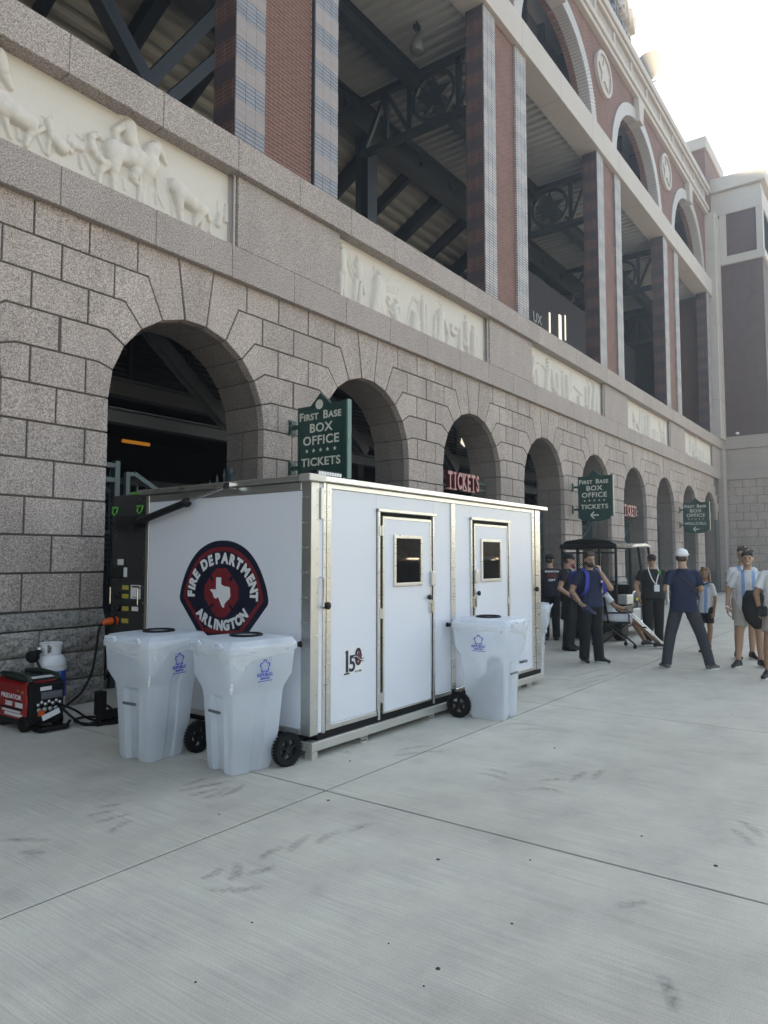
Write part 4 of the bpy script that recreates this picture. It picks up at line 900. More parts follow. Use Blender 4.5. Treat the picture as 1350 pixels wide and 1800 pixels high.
# aluminium trims on the front
def trim(x0, x1, z0, z1, out=.008, mat='aluv', name='trim_strip', parent=None):
    mb = MB(); mb.box(x0, x1, yf-out, yf+.02, z0, z1); return sp(mb, name, MAT[mat], parent, bevel=.003, seg=1)
trim(4.628, 4.69, zb, 2.308); trim(6.684, 6.766, zb+.05, 2.262, .012); trim(8.744, 8.82, zb, 2.308); trim(8.836, 8.985, zb-.005, 2.308, .014)
trim(4.692, 8.742, 2.264, 2.308, .006); 
for x0, x1 in ((4.692, 5.343), (6.344, 6.682), (6.768, 7.106), (8.08, 8.742)): trim(x0, x1, zb, zb+.043, .007)
# corner column
mb = MB(); mb.box(SXL, 4.525, yf-.012, yf+.10, .19, 2.308); sp(mb, 'corner_post', MAT['alu'], bevel=.004, seg=1)
mb = MB(); mb.box(4.526, 4.575, yf-.004, yf+.06, .20, 2.30); sp(mb, 'corner_strip', MAT['panel'])
mb = MB(); mb.box(4.576, 4.612, yf-.012, yf+.06, .19, 2.308); sp(mb, 'corner_trim', MAT['aluv'])
mb = MB(); mb.box(SXL+.10, 8.98, yf+.0, yf+.07, .138, .198); sp(mb, 'floor_seal', MAT['rubber'])
mb = MB(); mb.box(SXL+.005, 9.01, yf-.03, yf+.05, .062, .137); sp(mb, 'base_rail', MAT['rail'], bevel=.004, seg=1)
# legs and forklift tubes below
mb = MB(); mb.box(SXL+.005, SXL+.075, yf-.028, yf+.05, 0, .061); sp(mb, 'leg', MAT['rail']); mb = MB(); mb.box(8.60, 8.75, yf+.02, yf+.14, 0, .061); sp(mb, 'leg', MAT['rail'])
for x in (5.15, 6.27, 8.30):
    mb = MB()
    for a, b, c, d in ((x-.05, x+.05, .0, .012), (x-.05, x+.05, .028, .038), (x-.05, x+.05, .05, .061), (x-.05, x-.042, .012, .05), (x+.042, x+.05, .012, .05)): mb.box(a, b, yf-.01, yf+1.8, c, d)
    sp(mb, 'fork_tube', MAT['rail'])
# rivets
rv = MB()
for x in (4.50, 4.594, 4.658): 
    for j in range(17): rv.ell((x, yf-.013 if x < 4.62 else yf-.009, .27+.1225*j), (.008,.005,.008), 6, 4)
for x in (6.725, 8.782, 8.90):
    for j in range(11): rv.ell((x, yf-.014, .30+.19*j), (.008,.006,.008), 6, 4)
for j in range(10):
    rv.ell((SXL-.013, yf+.03, .28+.21*j), (.005,.008,.008), 6, 4); rv.ell((SXL-.008, yf+.085, .28+.21*j), (.005,.008,.008), 6, 4)
sp(rv, 'rivets', MAT['chrome'], smooth=True, kind='stuff')
# doors
def door(x0, x1, hinge_left):
    f = MB(); dz0, dz1 = .205, 2.06
    ox0, ox1 = x0-.072, x1+.062
    f.box(ox0, ox0+.032, yf-.016, yf+.03, .16, 2.122); f.box(ox1-.03, ox1, yf-.016, yf+.03, .16, 2.122)
    f.box(ox0, ox1, yf-.016, yf+.03, 2.098, 2.126); f.box(ox0-.01, ox1+.015, yf-.035, yf-.017, 2.100, 2.132)
    fr = sp(f, 'door_frame', MAT['aluv'], bevel=.003, seg=1)
    g_ = MB(); g_.box(ox0+.033, ox1-.031, yf+.012, yf+.05, .145, 2.097); sp(g_, 'door_gasket', MAT['rubber'])
    d = MB(); d.box(x0, x1, yf-.012, yf+.035, dz0, dz1); dr = sp(d, 'door', MAT['panel'], bevel=.003, seg=1)
    e = MB(); e.box(x0-.001, x0+.022, yf-.017, yf+.03, dz0, dz1); e.box(x1-.022, x1+.001, yf-.017, yf+.03, dz0, dz1); e.box(x0+.0225, x1-.0225, yf-.017, yf+.03, dz1-.028, dz1+.001); e.box(x0+.0225, x1-.0225, yf-.017, yf+.03, dz0-.001, dz0+.02); sp(e, 'door_edging', MAT['aluv'], dr, bevel=.002, seg=1)
    wx0, wx1 = (x0+.17, x1-.18) if hinge_left else (x0+.15, x1-.18)
    wz0, wz1 = 1.385, 1.888
    w = MB(); w.ring([(wx0, wz0), (wx1, wz0), (wx1, wz1), (wx0, wz1)], [(wx0+.035, wz0+.035), (wx1-.035, wz0+.035), (wx1-.035, wz1-.035), (wx0+.035, wz1-.035)], XZ(yf), -.03, -.0125); sp(w, 'window_frame', MAT['aluv'], dr, bevel=.004, seg=1)
    gl_ = MB(); gl_.box(wx0+.034, wx1-.034, yf-.0155, yf-.0125, wz0+.034, wz1-.034); sp(gl_, 'window_pane', MAT['glass'], dr)
    hx = x0-.022 if hinge_left else x1+.016
    for z in (1.92, 1.14, .36):
        h = MB(); h.box(hx-.036, hx-.006, yf-.022, yf-.012, z-.045, z+.045); h.box(hx+.006, hx+.036, yf-.022, yf-.012, z-.045, z+.045); h.tube([(hx, yf-.022, z-.05), (hx, yf-.022, z+.05)], .009, 8); sp(h, 'hinge', MAT['alu'], dr)
    kx = x1-.07 if hinge_left else x0+.065; ex = x1-.005 if hinge_left else x0+.01
    k = MB(); k.lathe([(.012,0),(.026,-.012),(.028,-.03),(.012,-.036)], (kx, yf-.017, 1.26), 14, 'Y'); k2 = sp(k, 'lock_knob', MAT['plastic'], dr, smooth=True)
    l = MB(); l.ring([(ex-.045, 1.10), (ex+.02, 1.10), (ex+.02, 1.225), (ex-.045, 1.225)], [(ex-.033, 1.112), (ex+.008, 1.112), (ex+.008, 1.213), (ex-.033, 1.213)], XZ(yf), -.03, -.017); l.beam((ex-.013, yf-.028, 1.115), (ex-.013, yf-.028, 1.20), .018, .012, up=(0,1,0)); sp(l, 'latch', MAT['chrome'], dr)
    cz = 1.45; c = MB(); c.box(ex-.03, ex+.035, yf-.055, yf-.0165, cz-.075, cz+.075); sp(c, 'door_sensor', MAT['alu'], dr, bevel=.01)
GLASS, n_, l_, p_ = newmat('tinted_window_glass'); p_.inputs['Base Color'].default_value = (.008,.009,.010,1); p_.inputs['Roughness'].default_value = .03; p_.inputs['Specular IOR Level'].default_value = .25; MAT['glass'] = GLASS
door(*D1, True); door(*D2, False)
# corner knobs, pull handle and flat bar on the corner column
for x in (4.604, 8.815): mb = MB(); mb.lathe([(.014,0),(.03,-.012),(.032,-.04),(.014,-.048)], (x, yf-.013, 1.255), 14, 'Y'); sp(mb, 'corner_knob', MAT['plastic'], smooth=True)
mb = MB(); mb.tube([(4.548, yf, 1.50), (4.548, yf-.045, 1.49), (4.548, yf-.045, 1.25), (4.548, yf, 1.24)], .008, 8); sp(mb, 'pull_handle', MAT['chrome'], smooth=True)
mb = MB(); mb.box(4.53, 4.56, yf-.03, yf-.0045, 1.99, 2.26); sp(mb, 'hasp_bar', MAT['alu'], bevel=.004, seg=1)
# roof
mb = MB(); mb.box(4.36, 9.145, yf-.06, SYB+.05, 2.312, 2.36); sp(mb, 'roof', MAT['aluv'], bevel=.006, seg=2)
mb = MB(); mb.box(4.345, 4.56, yf-.064, yf+.06, 2.305, 2.366); sp(mb, 'roof_corner_cap', MAT['rail'], bevel=.005, seg=1)
# left end
mb = MB(); mb.box(SXL+.006, SXL+.05, yf+.102, SYB-.055, .235, 2.235); sp(mb, 'end_panel', MAT['panel'], bevel=.002, seg=1)
mb = MB(); mb.box(SXL-.008, SXL+.04, SYB-.054, SYB, .19, 2.305); mb.box(SXL-.008, SXL+.04, yf+.102, SYB-.055, 2.237, 2.305); mb.box(SXL-.006, SXL+.04, yf+.102, SYB-.055, .19, .233); sp(mb, 'end_frame', MAT['alu'], bevel=.003, seg=1)
mb = MB(); mb.box(SXL+.01, SXL+.06, yf+.06, SYB-.02, .06, .135); sp(mb, 'base_rail', MAT['rail'], bevel=.004, seg=1)
mb = MB(); mb.box(SXL+.03, SXL+.12, yf+.08, SYB-.02, .136, .189); sp(mb, 'floor_seal', MAT['rubber'])
mb = MB(); mb.box(SXL+.15, 8.9, 5.6, 6.2, 0, .06); sp(mb, 'skid', MAT['rail'])
# equipment locker at the back end
lk = MB(); lk.box(SXL+.012, 8.9, SYB+.002, 6.96, .42, 2.335); locker = sp(lk, 'equipment_locker', MAT['charcoal'], bevel=.006, seg=1)
lb = MB(); lb.box(SXL+.05, SXL+.3, 6.52, 6.66, .06, .42); lb.box(SXL-.34, SXL+.1, 6.54, 6.63, .05, .13); sp(lb, 'tow_hitch', MAT['rubber'], bevel=.008, seg=1)
lb = MB(); lb.box(SXL-.36, SXL-.27, 6.54, 6.63, .10, .33); lb.box(SXL-.38, SXL-.24, 6.52, 6.66, 0, .03); lb.tube([(SXL-.315, 6.585, 0), (SXL-.315, 6.585, .12)], .03, 10); sp(lb, 'jack_post', MAT['rubber'], bevel=.006, seg=1)
xl = SXL+.010
for y, z, w, h, m_ in ((6.795, 1.62, .10, .062, 'paper'), (6.703, 1.513, .055, .10, 'paper'), (6.695, 1.352, .11, .045, 'yellow'), (6.693, 1.261, .107, .046, 'yellow'), (6.69, 1.131, .11, .046, 'yellow'), (6.692, 1.003, .115, .046, 'yellow'), (6.513, 1.31, .165, .142, 'paper'), (6.518, 1.134, .105, .045, 'paper')):
    mb = MB(); mb.box(xl-.004, xl+.01, y-w/2, y+w/2, z-h/2, z+h/2); sp(mb, 'label', MAT[m_], locker)
mb = MB(); mb.box(xl-.0055, xl-.004, 6.45, 6.575, 1.355, 1.372); mb.box(xl-.0055, xl-.004, 6.45, 6.575, 1.252, 1.258); sp(mb, 'label_print', MAT['plastic'], locker, kind='stuff')
mb = MB(); mb.box(xl-.06, xl+.01, 6.74, 6.91, 1.45, 1.575); sp(mb, 'control_box', MAT['plastic'], locker, bevel=.012)
for z in (1.27, 1.135):
    mb = MB(); mb.lathe([(.04,0),(.04,-.03),(.028,-.045)], (xl, 6.81, z), 14, 'X'); sp(mb, 'socket', MAT['plastic'], locker, smooth=True)
for y in (6.91, 6.42):
    mb = MB(); mb.tube([(xl, y, 1.36), (xl-.04, y, 1.35), (xl-.04, y, 1.18), (xl, y, 1.17)], .008, 6); sp(mb, 'grab_rail', MAT['chrome'], locker)
for y in (6.876, 6.43):
    mb = MB(); mb.tube([(xl-.02, y-.035, 2.20), (xl-.035, y-.04, 2.15), (xl-.035, y, 2.12), (xl-.035, y+.04, 2.15), (xl-.02, y+.035, 2.20)], .010, 8); mb.tube([(xl-.03, y-.05, 2.20), (xl-.03, y+.05, 2.20)], .012, 8); sp(mb, 'shackle', MAT['lime'], locker, smooth=True)
mb = MB(); mb.box(4.5, 4.8, 6.55, 6.75, 2.337, 2.37); sp(mb, 'lime_strap', MAT['lime'], locker)
mb = MB()
for y, z in ((6.38, 2.25), (6.38, 1.95), (6.38, 1.82), (6.38, 1.65), (6.38, 1.5), (6.38, 1.36), (6.38, 1.2), (6.38, 1.08), (6.82, 2.28), (6.88, 1.9), (6.46, 2.28)): mb.ell((xl-.004, y, z), (.005,.008,.008), 6, 4)
sp(mb, 'locker_rivets', MAT['chrome'], locker, kind='stuff')
# gas strut / actuator on the end wall
st = MB(); st.tube([(SXL-.09, 6.50, 2.00), (SXL-.09, 5.60, 2.19)], .036, 12); st.box(SXL-.14, SXL-.03, 6.40, 6.67, 1.95, 2.09); st.ell((SXL-.09, 5.58, 2.195), (.05,.05,.05)); stt = sp(st, 'actuator_tube', MAT['plastic'])
mb = MB(); mb.tube([(SXL-.09, 5.62, 2.186), (SXL-.09, 5.0, 2.317)], .014, 8); mb.box(SXL-.11, SXL-.03, 4.95, 5.03, 2.29, 2.345); sp(mb, 'actuator_rod', MAT['chrome'])
mb = MB(); mb.tube([(SXL-.10, 6.60, 2.0), (SXL-.12, 6.76, 2.02)], .014, 6); sp(mb, 'actuator_cable', MAT['plastic'])
# small marker bar on the roof corner
mb = MB(); mb.box(4.52, 4.86, yf+.02, yf+.10, 2.366, 2.42); rb_ = sp(mb, 'light_bar', MAT['plastic'], bevel=.006)
mb = MB()
for q in range(9): mb.box(4.545+.034*q, 4.571+.034*q, yf+.014, yf+.021, 2.38, 2.408)
sp(mb, 'light_bar_lens', MAT['white'], rb_)
# number badge 150 and maker's print
bx = 5.0; mb = MB(); mb.box(bx-.145, bx+.15, yf+.0025, yf+.006, .625, .865); sp(mb, 'badge_sheet', MAT['white'])
def ft(name, body, size, x, z, mat, **k): me = text_me(body, size, .0012, **k); me.transform(Matrix.Translation((x, yf+.001, z)) @ FACE_NEGY); return ob(name, me, mat, shed, world=True)
ft('badge_digit', '1', .27, bx-.085, .735, MAT['navy'], off=.004, sx=.95); ft('badge_digit', '5', .20, bx-.012, .715, MAT['navy'], off=.004); ft('badge_digit', '0', .215, bx+.075, .765, MAT['navy'], off=.004, sx=.95)
mb = MB(); mb.box(bx-.125, bx-.05, yf-.0005, yf+.003, .632, .645); mb.prism([(bx-.12, .83), (bx-.075, .83), (bx-.075, .80)], XZ(yf), -.0005, .003); sp(mb, 'badge_serif', MAT['navy'])
mb = MB(); mb.prism([(bx+.075+.062*a, .765+.062*b) for a, b in star], XZ(yf), -.0025, .0); sp(mb, 'badge_star', MAT['crimson'])
for q in range(3):
    mb = MB(); pts = [(bx+.0+.15*t, .765+.012*q-.03*t+.012*math.sin(6*t)) for t in np.linspace(0, 1, 9)]
    mb.tube([(a, yf-.003, b) for a, b in pts], .0035, 4); sp(mb, 'badge_ribbon', MAT['white'] if q == 1 else MAT['navy'])
ft('badge_text', 'EST 1876', .025, bx+.075, .645, MAT['navy'])
ft('maker_print', 'MobileOps', .055, 8.46, .345, MAT['navy']); mb = MB(); mb.ring([(8.305+.02*math.cos(t), .345+.02*math.sin(t)) for t in np.linspace(0, 6.28, 12, False)], [(8.305+.013*math.cos(t), .345+.013*math.sin(t)) for t in np.linspace(0, 6.28, 12, False)], XZ(yf), .001, .004); sp(mb, 'maker_mark', MAT['navy'])
# fire department emblem on the left end: local a = -Y offset, b = z
EY, EZ, xe = 5.165, 1.335, SXL+.006
ef = lambda d: (lambda a, b, t: (xe-d+t, EY-a, EZ+b))
def shield(k):
    h = []
    half = [(0,.49), (.05,.489), (.10,.484), (.15,.475), (.20,.461), (.25,.443), (.30,.420), (.345,.393), (.39,.358), (.43,.320), (.465,.281), (.495,.241), (.525,.193), (.55,.146), (.575,.092), (.595,.038), (.610,-.02), (.615,-.055), (.608,-.082), (.590,-.105), (.37,-.338), (.31,-.405), (.285,-.425), (.25,-.432)]
    pts = [(-a, b) for a, b in half[::-1]] + half[1:]
    return inset(pts, k)
mb = MB(); mb.prism(shield(0), ef(.0015), 0, .004); sp(mb, 'emblem_shield', MAT['navy'])
mb = MB(); mb.ring(shield(.060), shield(.100), ef(.003), 0, .003); sp(mb, 'emblem_border', MAT['crimson'])
octo = []
for t in range(48):
    a = 2*math.pi*t/48; c4 = abs(math.cos(2*a)); r_ = 1.0 if True else 0
    octo.append((.238*math.cos(a)*(1.0), .252*math.sin(a)*1.0))
mal = [(-.06,.25),(.06,.25),(.145,.175),(.10,.135),(.125,.105),(.165,.15),(.235,.06),(.235,-.06),(.165,-.15),(.125,-.105),(.10,-.135),(.145,-.175),(.06,-.25),(-.06,-.25),(-.145,-.175),(-.10,-.135),(-.125,-.105),(-.165,-.15),(-.235,-.06),(-.235,.06),(-.165,.15),(-.125,.105),(-.10,.135),(-.145,.175)]
mb = MB(); mb.prism([(a-.008, .91*b+.006) for a, b in mal], ef(.003), 0, .003); sp(mb, 'emblem_cross', MAT['crimson'])
tx = [(-.065,.155),(.005,.155),(.005,.085),(.03,.072),(.06,.066),(.10,.062),(.125,.055),(.13,.0),(.135,-.03),(.12,-.06),(.085,-.085),(.055,-.115),(.048,-.155),(.02,-.145),(.0,-.11),(-.02,-.07),(-.045,-.045),(-.06,-.065),(-.085,-.06),(-.105,-.035),(-.11,-.01),(-.15,.025),(-.15,.03),(-.065,.03)]
mb = MB(); mb.prism([(a-.012, .9*b+.006) for a, b in tx], ef(.0045), 0, .003); sp(mb, 'emblem_map', MAT['white'])
def arc_text(body, rx, rz, a0, a1, size, cz, flip=False):
    gap = .62; ws = [gap if c == ' ' else (.45 if c == 'I' else (1.25 if c == 'M' else 1.0)) for c in body]; tot = sum(ws); acc = 0
    for c, w in zip(body, ws):
        t = (acc+w/2)/tot; acc += w
        if c == ' ': continue
        a = math.radians(a0+(a1-a0)*t); x, z = rx*math.cos(a), cz+rz*math.sin(a)
        nrm = math.atan2(math.sin(a)/rz, math.cos(a)/rx); rot = nrm-math.pi/2 if not flip else nrm+math.pi/2
        me = text_me(c, size, .0012, .0072, .94); me.transform(Matrix.Translation((xe-.005, EY-x, EZ+z)) @ FACE_NEGX @ Matrix.Rotation(rot, 4, 'Z')); ob('emblem_letter', me, MAT['white'], shed, world=True)
arc_text('FIRE DEPARTMENT', .43, .335, 187, -7, .132, -.015)
arc_text('ARLINGTON', .40, .30, 215, 327, .124, .0, True)
# ================================================================== WHEELED BINS
def translucent(name, col, fac_tr, clear, rough=.35, sc=6):
    m, n, l, p = newmat(name); src = n.new('ShaderNodeTexCoord').outputs['Object']; nz = noise(n, l, src, sc, 4)
    c = mixc(n, l, nz, [x*.9 for x in col], [min(1, x*1.06) for x in col]); l.new(c, p.inputs['Base Color'])
    p.inputs['Roughness'].default_value = rough; p.inputs['Specular IOR Level'].default_value = .5
    t = n.new('ShaderNodeBsdfTranslucent'); l.new(c, t.inputs['Color']); tr = n.new('ShaderNodeBsdfTransparent')
    a = n.new('ShaderNodeMixShader'); a.inputs[0].default_value = fac_tr; l.new(p.outputs[0], a.inputs[1]); l.new(t.outputs[0], a.inputs[2])
    b = n.new('ShaderNodeMixShader'); b.inputs[0].default_value = clear; l.new(a.outputs[0], b.inputs[1]); l.new(tr.outputs[0], b.inputs[2])
    l.new(b.outputs[0], n['Material Output'].inputs['Surface']); return m, p, n, l
BINM = translucent('frosted_bin_plastic', (.84,.895,.97), .42, .30)[0]
FILM, fp, fn_, fl_ = translucent('clear_bag_film', (.93,.95,.98), .30, .42, .10, 10)
_src = fn_.new('ShaderNodeTexCoord').outputs['Object']
bump(fn_, fl_, fp, noise(fn_, fl_, scalev(fn_, fl_, _src, (9, 9, 26)), 1.0, 4, .6), .9, .03)
TRASH = M('crumpled_grey_waste', (.09,.11,.16), .7, var=.5, scale=9, obj=True)
def bin_section(hw, yf, yb, rec, c=.05):
    """counter-clockwise outline with a recess in the front"""
    r = min(c, hw*.4)
    return [(hw, yb-r), (hw-r*.3, yb-r*.3), (hw-r, yb), (-hw+r, yb), (-hw+r*.3, yb-r*.3), (-hw, yb-r), (-hw, yf+r), (-hw+r*.3, yf+r*.3), (-hw+r, yf),
            (-hw*.42, yf), (-hw*.36, yf+rec), (hw*.36, yf+rec), (hw*.42, yf), (hw-r, yf), (hw-r*.3, yf+r*.3), (hw, yf+r), (hw-.002, (yf+yb)/2-.04), (hw-.014, (yf+yb)/2-.02), (hw-.014, (yf+yb)/2+.05), (hw-.002, (yf+yb)/2+.07)]
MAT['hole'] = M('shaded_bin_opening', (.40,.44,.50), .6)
def make_bin(label, loc, rz, trash=0.0, knot=(-1, -1), seed=1):
    g = thing('wheeled_bin', label, 'bin', loc, rz, group='frosted wheeled bins around the shed')
    rnd = random.Random(seed)
    secs = [(.005,.185,-.235,.13,.05),(.03,.192,-.245,.145,.052),(.28,.205,-.255,.205,.05),(.56,.222,-.270,.225,.045),(.60,.226,-.274,.228,.0),(.63,.230,-.28,.232,.0),(.735,.278,-.325,.275,.0),(.93,.288,-.335,.298,.0),(.932,.302,-.350,.312,.0),(.962,.302,-.350,.312,.0)]
    mb = MB(); vs = []; k = None
    for z, hw, yf, yb, rec in secs:
        o = bin_section(hw, yf, yb, rec); k = len(o); vs += [(x, y, z) for x, y in o]
    fs = [tuple(range(k))[::-1]]
    for i in range(len(secs)-1):
        for j in range(k): fs.append((i*k+j, i*k+(j+1)%k, (i+1)*k+(j+1)%k, (i+1)*k+j))
    mb.add(vs, fs); mb.build('bin_body', BINM, g, smooth=True, angle=28)
    lid = MB(); vs = []
    for z, s in ((.966, 1.0), (.985, .985), (1.012, .90), (1.022, .72)):
        o = bin_section(.306*s, -.355*s, .315*s, 0, .06); vs += [(x, y, z + (.012 if s < .95 else 0)) for x, y in o]
    fs = [tuple(range(3*k, 4*k))] + [(i*k+j, i*k+(j+1)%k, (i+1)*k+(j+1)%k, (i+1)*k+j) for i in range(3) for j in range(k)] + [tuple(range(k))[::-1]]
    lid.add(vs, fs); ld = lid.build('lid', BINM, g, smooth=True, angle=30)
    for x in (-.15, .15):
        h = MB(); h.tube([(x-.06, -.36, .985), (x-.055, -.375, 1.01), (x+.055, -.375, 1.01), (x+.06, -.36, .985)], .012, 6); h.box(x-.05, x+.05, -.372, -.355, .97, .988); h.build('lid_grip', BINM, ld)
    r = MB(); r.tube([(.125*math.cos(t), .0+.125*math.sin(t), 1.042) for t in np.linspace(0, 2*math.pi, 28, False)], .011, 8, closed=True); r.build('hole_ring', MAT['plastic'], ld, smooth=True)
    r = MB(); r.lathe([(.0, 1.036), (.118, 1.036)], n=24, caps=False); r.build('hole', MAT['hole'], ld)
    h = MB(); h.tube([(-.25, .30, .95), (-.25, .36, .955), (.25, .36, .955), (.25, .30, .95)], .016, 8); h.ell((-.25,.36,.955),(.026,.02,.026)); h.ell((.25,.36,.955),(.026,.02,.026)); h.build('handle', MAT['plastic'], g, smooth=True)
    b = MB(); b.tube([(-.075, -.285, .47), (.075, -.285, .47)], .012, 8); b.build('catch_bar', MAT['steel2'], g, smooth=True)
    for s in (-1, 1):
        w = MB(); w.lathe([(.085,-.026),(.122,-.030),(.130,-.018),(.130,.018),(.122,.030),(.085,.026)], (s*.245, .235, .131), 28, 'X', caps=False); wh = w.build('wheel', MAT['rubber'], g, smooth=True)
        h = MB(); h.lathe([(.0,-.02),(.03,-.024),(.03,.024),(.0,.02)], (s*.245, .235, .131), 14, 'X')
        h.ring([(.235+.092*math.cos(t), .131+.092*math.sin(t)) for t in np.linspace(0, 6.283, 24, False)], [(.235+.078*math.cos(t), .131+.078*math.sin(t)) for t in np.linspace(0, 6.283, 24, False)], YZ(s*.245), -.020, .020)
        for q in range(5):
            a = 2*math.pi*q/5+.3; h.beam((s*.245, .235+.02*math.cos(a), .131+.02*math.sin(a)), (s*.245, .235+.088*math.cos(a), .131+.088*math.sin(a)), .022, .034, up=(1,0,0))
        h.build('rim', MAT['plastic'], wh)
        for q in range(1): 
            t_ = MB()
            for u in range(30):
                a = 2*math.pi*u/30; t_.beam((s*.245-.03, .235+.129*math.cos(a), .131+.129*math.sin(a)), (s*.245+.03, .235+.129*math.cos(a), .131+.129*math.sin(a)), .012, .008, up=(0, math.cos(a), math.sin(a)))
            t_.build('tyre_tread', MAT['rubber'], wh)
    a = MB(); a.tube([(-.245, .235, .131), (.245, .235, .131)], .012, 8); a.build('axle', MAT['plastic'], g)
    # bag film gathered over the rim, hem lowest at the knotted corner
    f = MB(); n = 96; rows = 9; vs = []
    kx, ky = knot
    for i in range(rows):
        t = i/(rows-1)
        for j in range(n):
            a = 2*math.pi*j/n; ca, sa = math.cos(a), math.sin(a)
            e = 2/5.0; x = .309*math.copysign(abs(ca)**e, ca); y = -.018+.336*math.copysign(abs(sa)**e, sa)
            near = max(0, (ca*kx+sa*ky)/math.hypot(kx, ky))**6
            hem = .08+.20*near+.010*math.sin(5*a+seed); z = .985-hem*t
            taper = 1-.055*max(0, t-.25)-(.10*near*t*t)
            wr = 1+.016*math.sin(31*a+2*t*seed)*t+.012*math.sin(17*a+seed)*t
            vs.append((x*taper*wr*1.03, y*taper*wr*1.03, z+.004*math.sin(23*a+seed)*t))
    fs = [(i*n+j, (i+1)*n+j, (i+1)*n+(j+1)%n, i*n+(j+1)%n) for i in range(rows-1) for j in range(n)]
    f.add(vs, fs); fm = f.build('liner_bag', FILM, g, smooth=True, fix=False)
    kn = MB(); kc = Vector((kx*.265, ky*.305-.0, .70)); kn.ell(kc, (.014,.014,.018)); kn.tube([kc, kc+Vector((kx*.008, ky*.008, -.03)), kc+Vector((kx*.002, ky*.008, -.065))], [.008,.015,.006], 7)
    kn.build('bag_knot', M('bag_knot_film', (.75,.79,.83), .25) if 'bagknot' not in MAT else MAT['bagknot'], fm, smooth=True)
    # crumpled content showing through the wall
    c = MB()
    for q in range(int(16*trash)+5):
        rr = rnd.uniform(.05, .10); c.ell((rnd.choice((-1,1))*rnd.uniform(.02,.10), rnd.uniform(-.13,.08), .10+rnd.uniform(0, .08+.36*trash)), (rr, rr*rnd.uniform(.6,1), rr*rnd.uniform(.5,.9)), 8, 6, Euler((rnd.uniform(0,3), rnd.uniform(0,3), 0)))
    c.v = [(x+rnd.uniform(-.012,.012), y+rnd.uniform(-.012,.012), z+rnd.uniform(-.012,.012)) for x, y, z in c.v]
    c.build('waste', TRASH, g)
    # printed logo on both sides
    for s in (-1, 1):
        F = Matrix(((0,0,s,0),(s,0,0,0),(0,1,0,0),(0,0,0,1))) if s > 0 else Matrix(((0,0,-1,0),(-1,0,0,0),(0,1,0,0),(0,0,0,1)))
        xs = s*.2905
        tilt = Matrix.Translation((xs, -.02, .80)) @ F @ Matrix.Rotation(math.radians(4), 4, 'Y')
        for body, size, yy, sx in (('REPUBLIC', .036, -.045, 1.0), ('SERVICES', .022, -.073, 1.0)):
            me = text_me(body, size, .0008, .0008, sx); me.transform(tilt @ Matrix.Translation((0, yy, 0))); ob('logo_print', me, MAT['bluelogo'], g)
        e = MB()
        for q in range(5):
            a = 2*math.pi*q/5+math.pi/2; cx_, cy_ = .034*math.cos(a), .02+.034*math.sin(a)
            w_ = [(.019*math.cos(t), .019*math.sin(t)) for t in np.linspace(a-1.9, a+1.9, 9)]; w2 = [(.010*math.cos(t), .010*math.sin(t)) for t in np.linspace(a+1.9, a-1.9, 9)]
            e.prism([(cx_+u, cy_+v) for u, v in w_+w2], XY(0), -.0008, .0008)
        e.box(-.075, .075, -.095, -.090, -.0008, .0008)
        me = e.mesh('logo'); me.transform(tilt); ob('logo_emblem', me, MAT['bluelogo'], g)
    return g
MAT['bagknot'] = FILM
make_bin('frosted wheeled bin farthest left, beside the dark locker end of the shed', (3.79, 5.22, 0), math.radians(-86), .25, (1, -1), 3)
make_bin('frosted wheeled bin standing at the near corner of the shed, under the emblem', (4.00, 4.36, 0), math.radians(-98), .2, (1, -1), 5)
make_bin('frosted wheeled bin with grey waste showing inside, in front of the second shed door', (6.80, 3.66, 0), math.radians(3), 1.0, (1, -1), 8)
make_bin('frosted wheeled bin half hidden behind the far right end of the shed', (9.36, 4.46, 0), math.radians(20), .4, (-1, -1), 11)

# ================================================================== GENERATOR, GAS TANK, CABLE
gen = thing('generator', 'red and black portable inverter generator on small wheels by the stone plinth', 'generator', (3.7, 7.1, 0))
gp = lambda mb, name, mat, parent=gen, **k: mb.build(name, mat, parent, world=True, **k)
gx, gy = 3.49, 6.84
side = [(gy+.02, .10), (gy+.0, .30), (gy+.03, .40), (gy-.0, .475), (gy+.12, .455), (gy+.50, .455), (gy+.62, .475), (gy+.66, .40), (gy+.62, .10)]
mb = MB(); mb.prism(side, YZ(gx), 0, .36); gp(mb, 'red_shell', MAT['redpaint'], bevel=.02, seg=3)
mb = MB(); mb.box(gx+.02, gx+.35, gy-.05, gy+.03, .08, .455); mb.box(gx+.0, gx+.36, gy-.035, gy-.0, .06, .12); mb.box(gx-.002, gx+.36, gy+.0, gy+.64, .055, .115); gp(mb, 'control_end', MAT['plastic'], bevel=.012)
mb = MB(); mb.tube([(gx+.05, gy+.0, .46), (gx+.04, gy+.06, .505), (gx+.05, gy+.35, .52), (gx+.06, gy+.6, .50)], .028, 8); mb.tube([(gx+.32, gy+.0, .46), (gx+.33, gy+.06, .505), (gx+.32, gy+.35, .52), (gx+.31, gy+.6, .50)], .028, 8); mb.box(gx+.06, gx+.36, gy+.02, gy+.55, .455, .49); gp(mb, 'top_handle', M('dark_green_grip', (.02,.035,.03), .35), smooth=True)
mb = MB(); mb.box(gx-.004, gx+.01, gy+.10, gy+.45, .17, .19); mb.box(gx-.004, gx+.01, gy+.06, gy+.40, .135, .162); gp(mb, 'side_stripe', MAT['white'])
mb = MB(); mb.box(gx-.003, gx+.01, gy+.07, gy+.50, .195, .215); gp(mb, 'side_vent', MAT['plastic'])
def gt(body, size, y, z, mat, **k): me = text_me(body, size, .0015, **k); me.transform(Matrix.Translation((gx-.001, y, z)) @ FACE_NEGX); ob('shell_print', me, mat, gen, world=True)
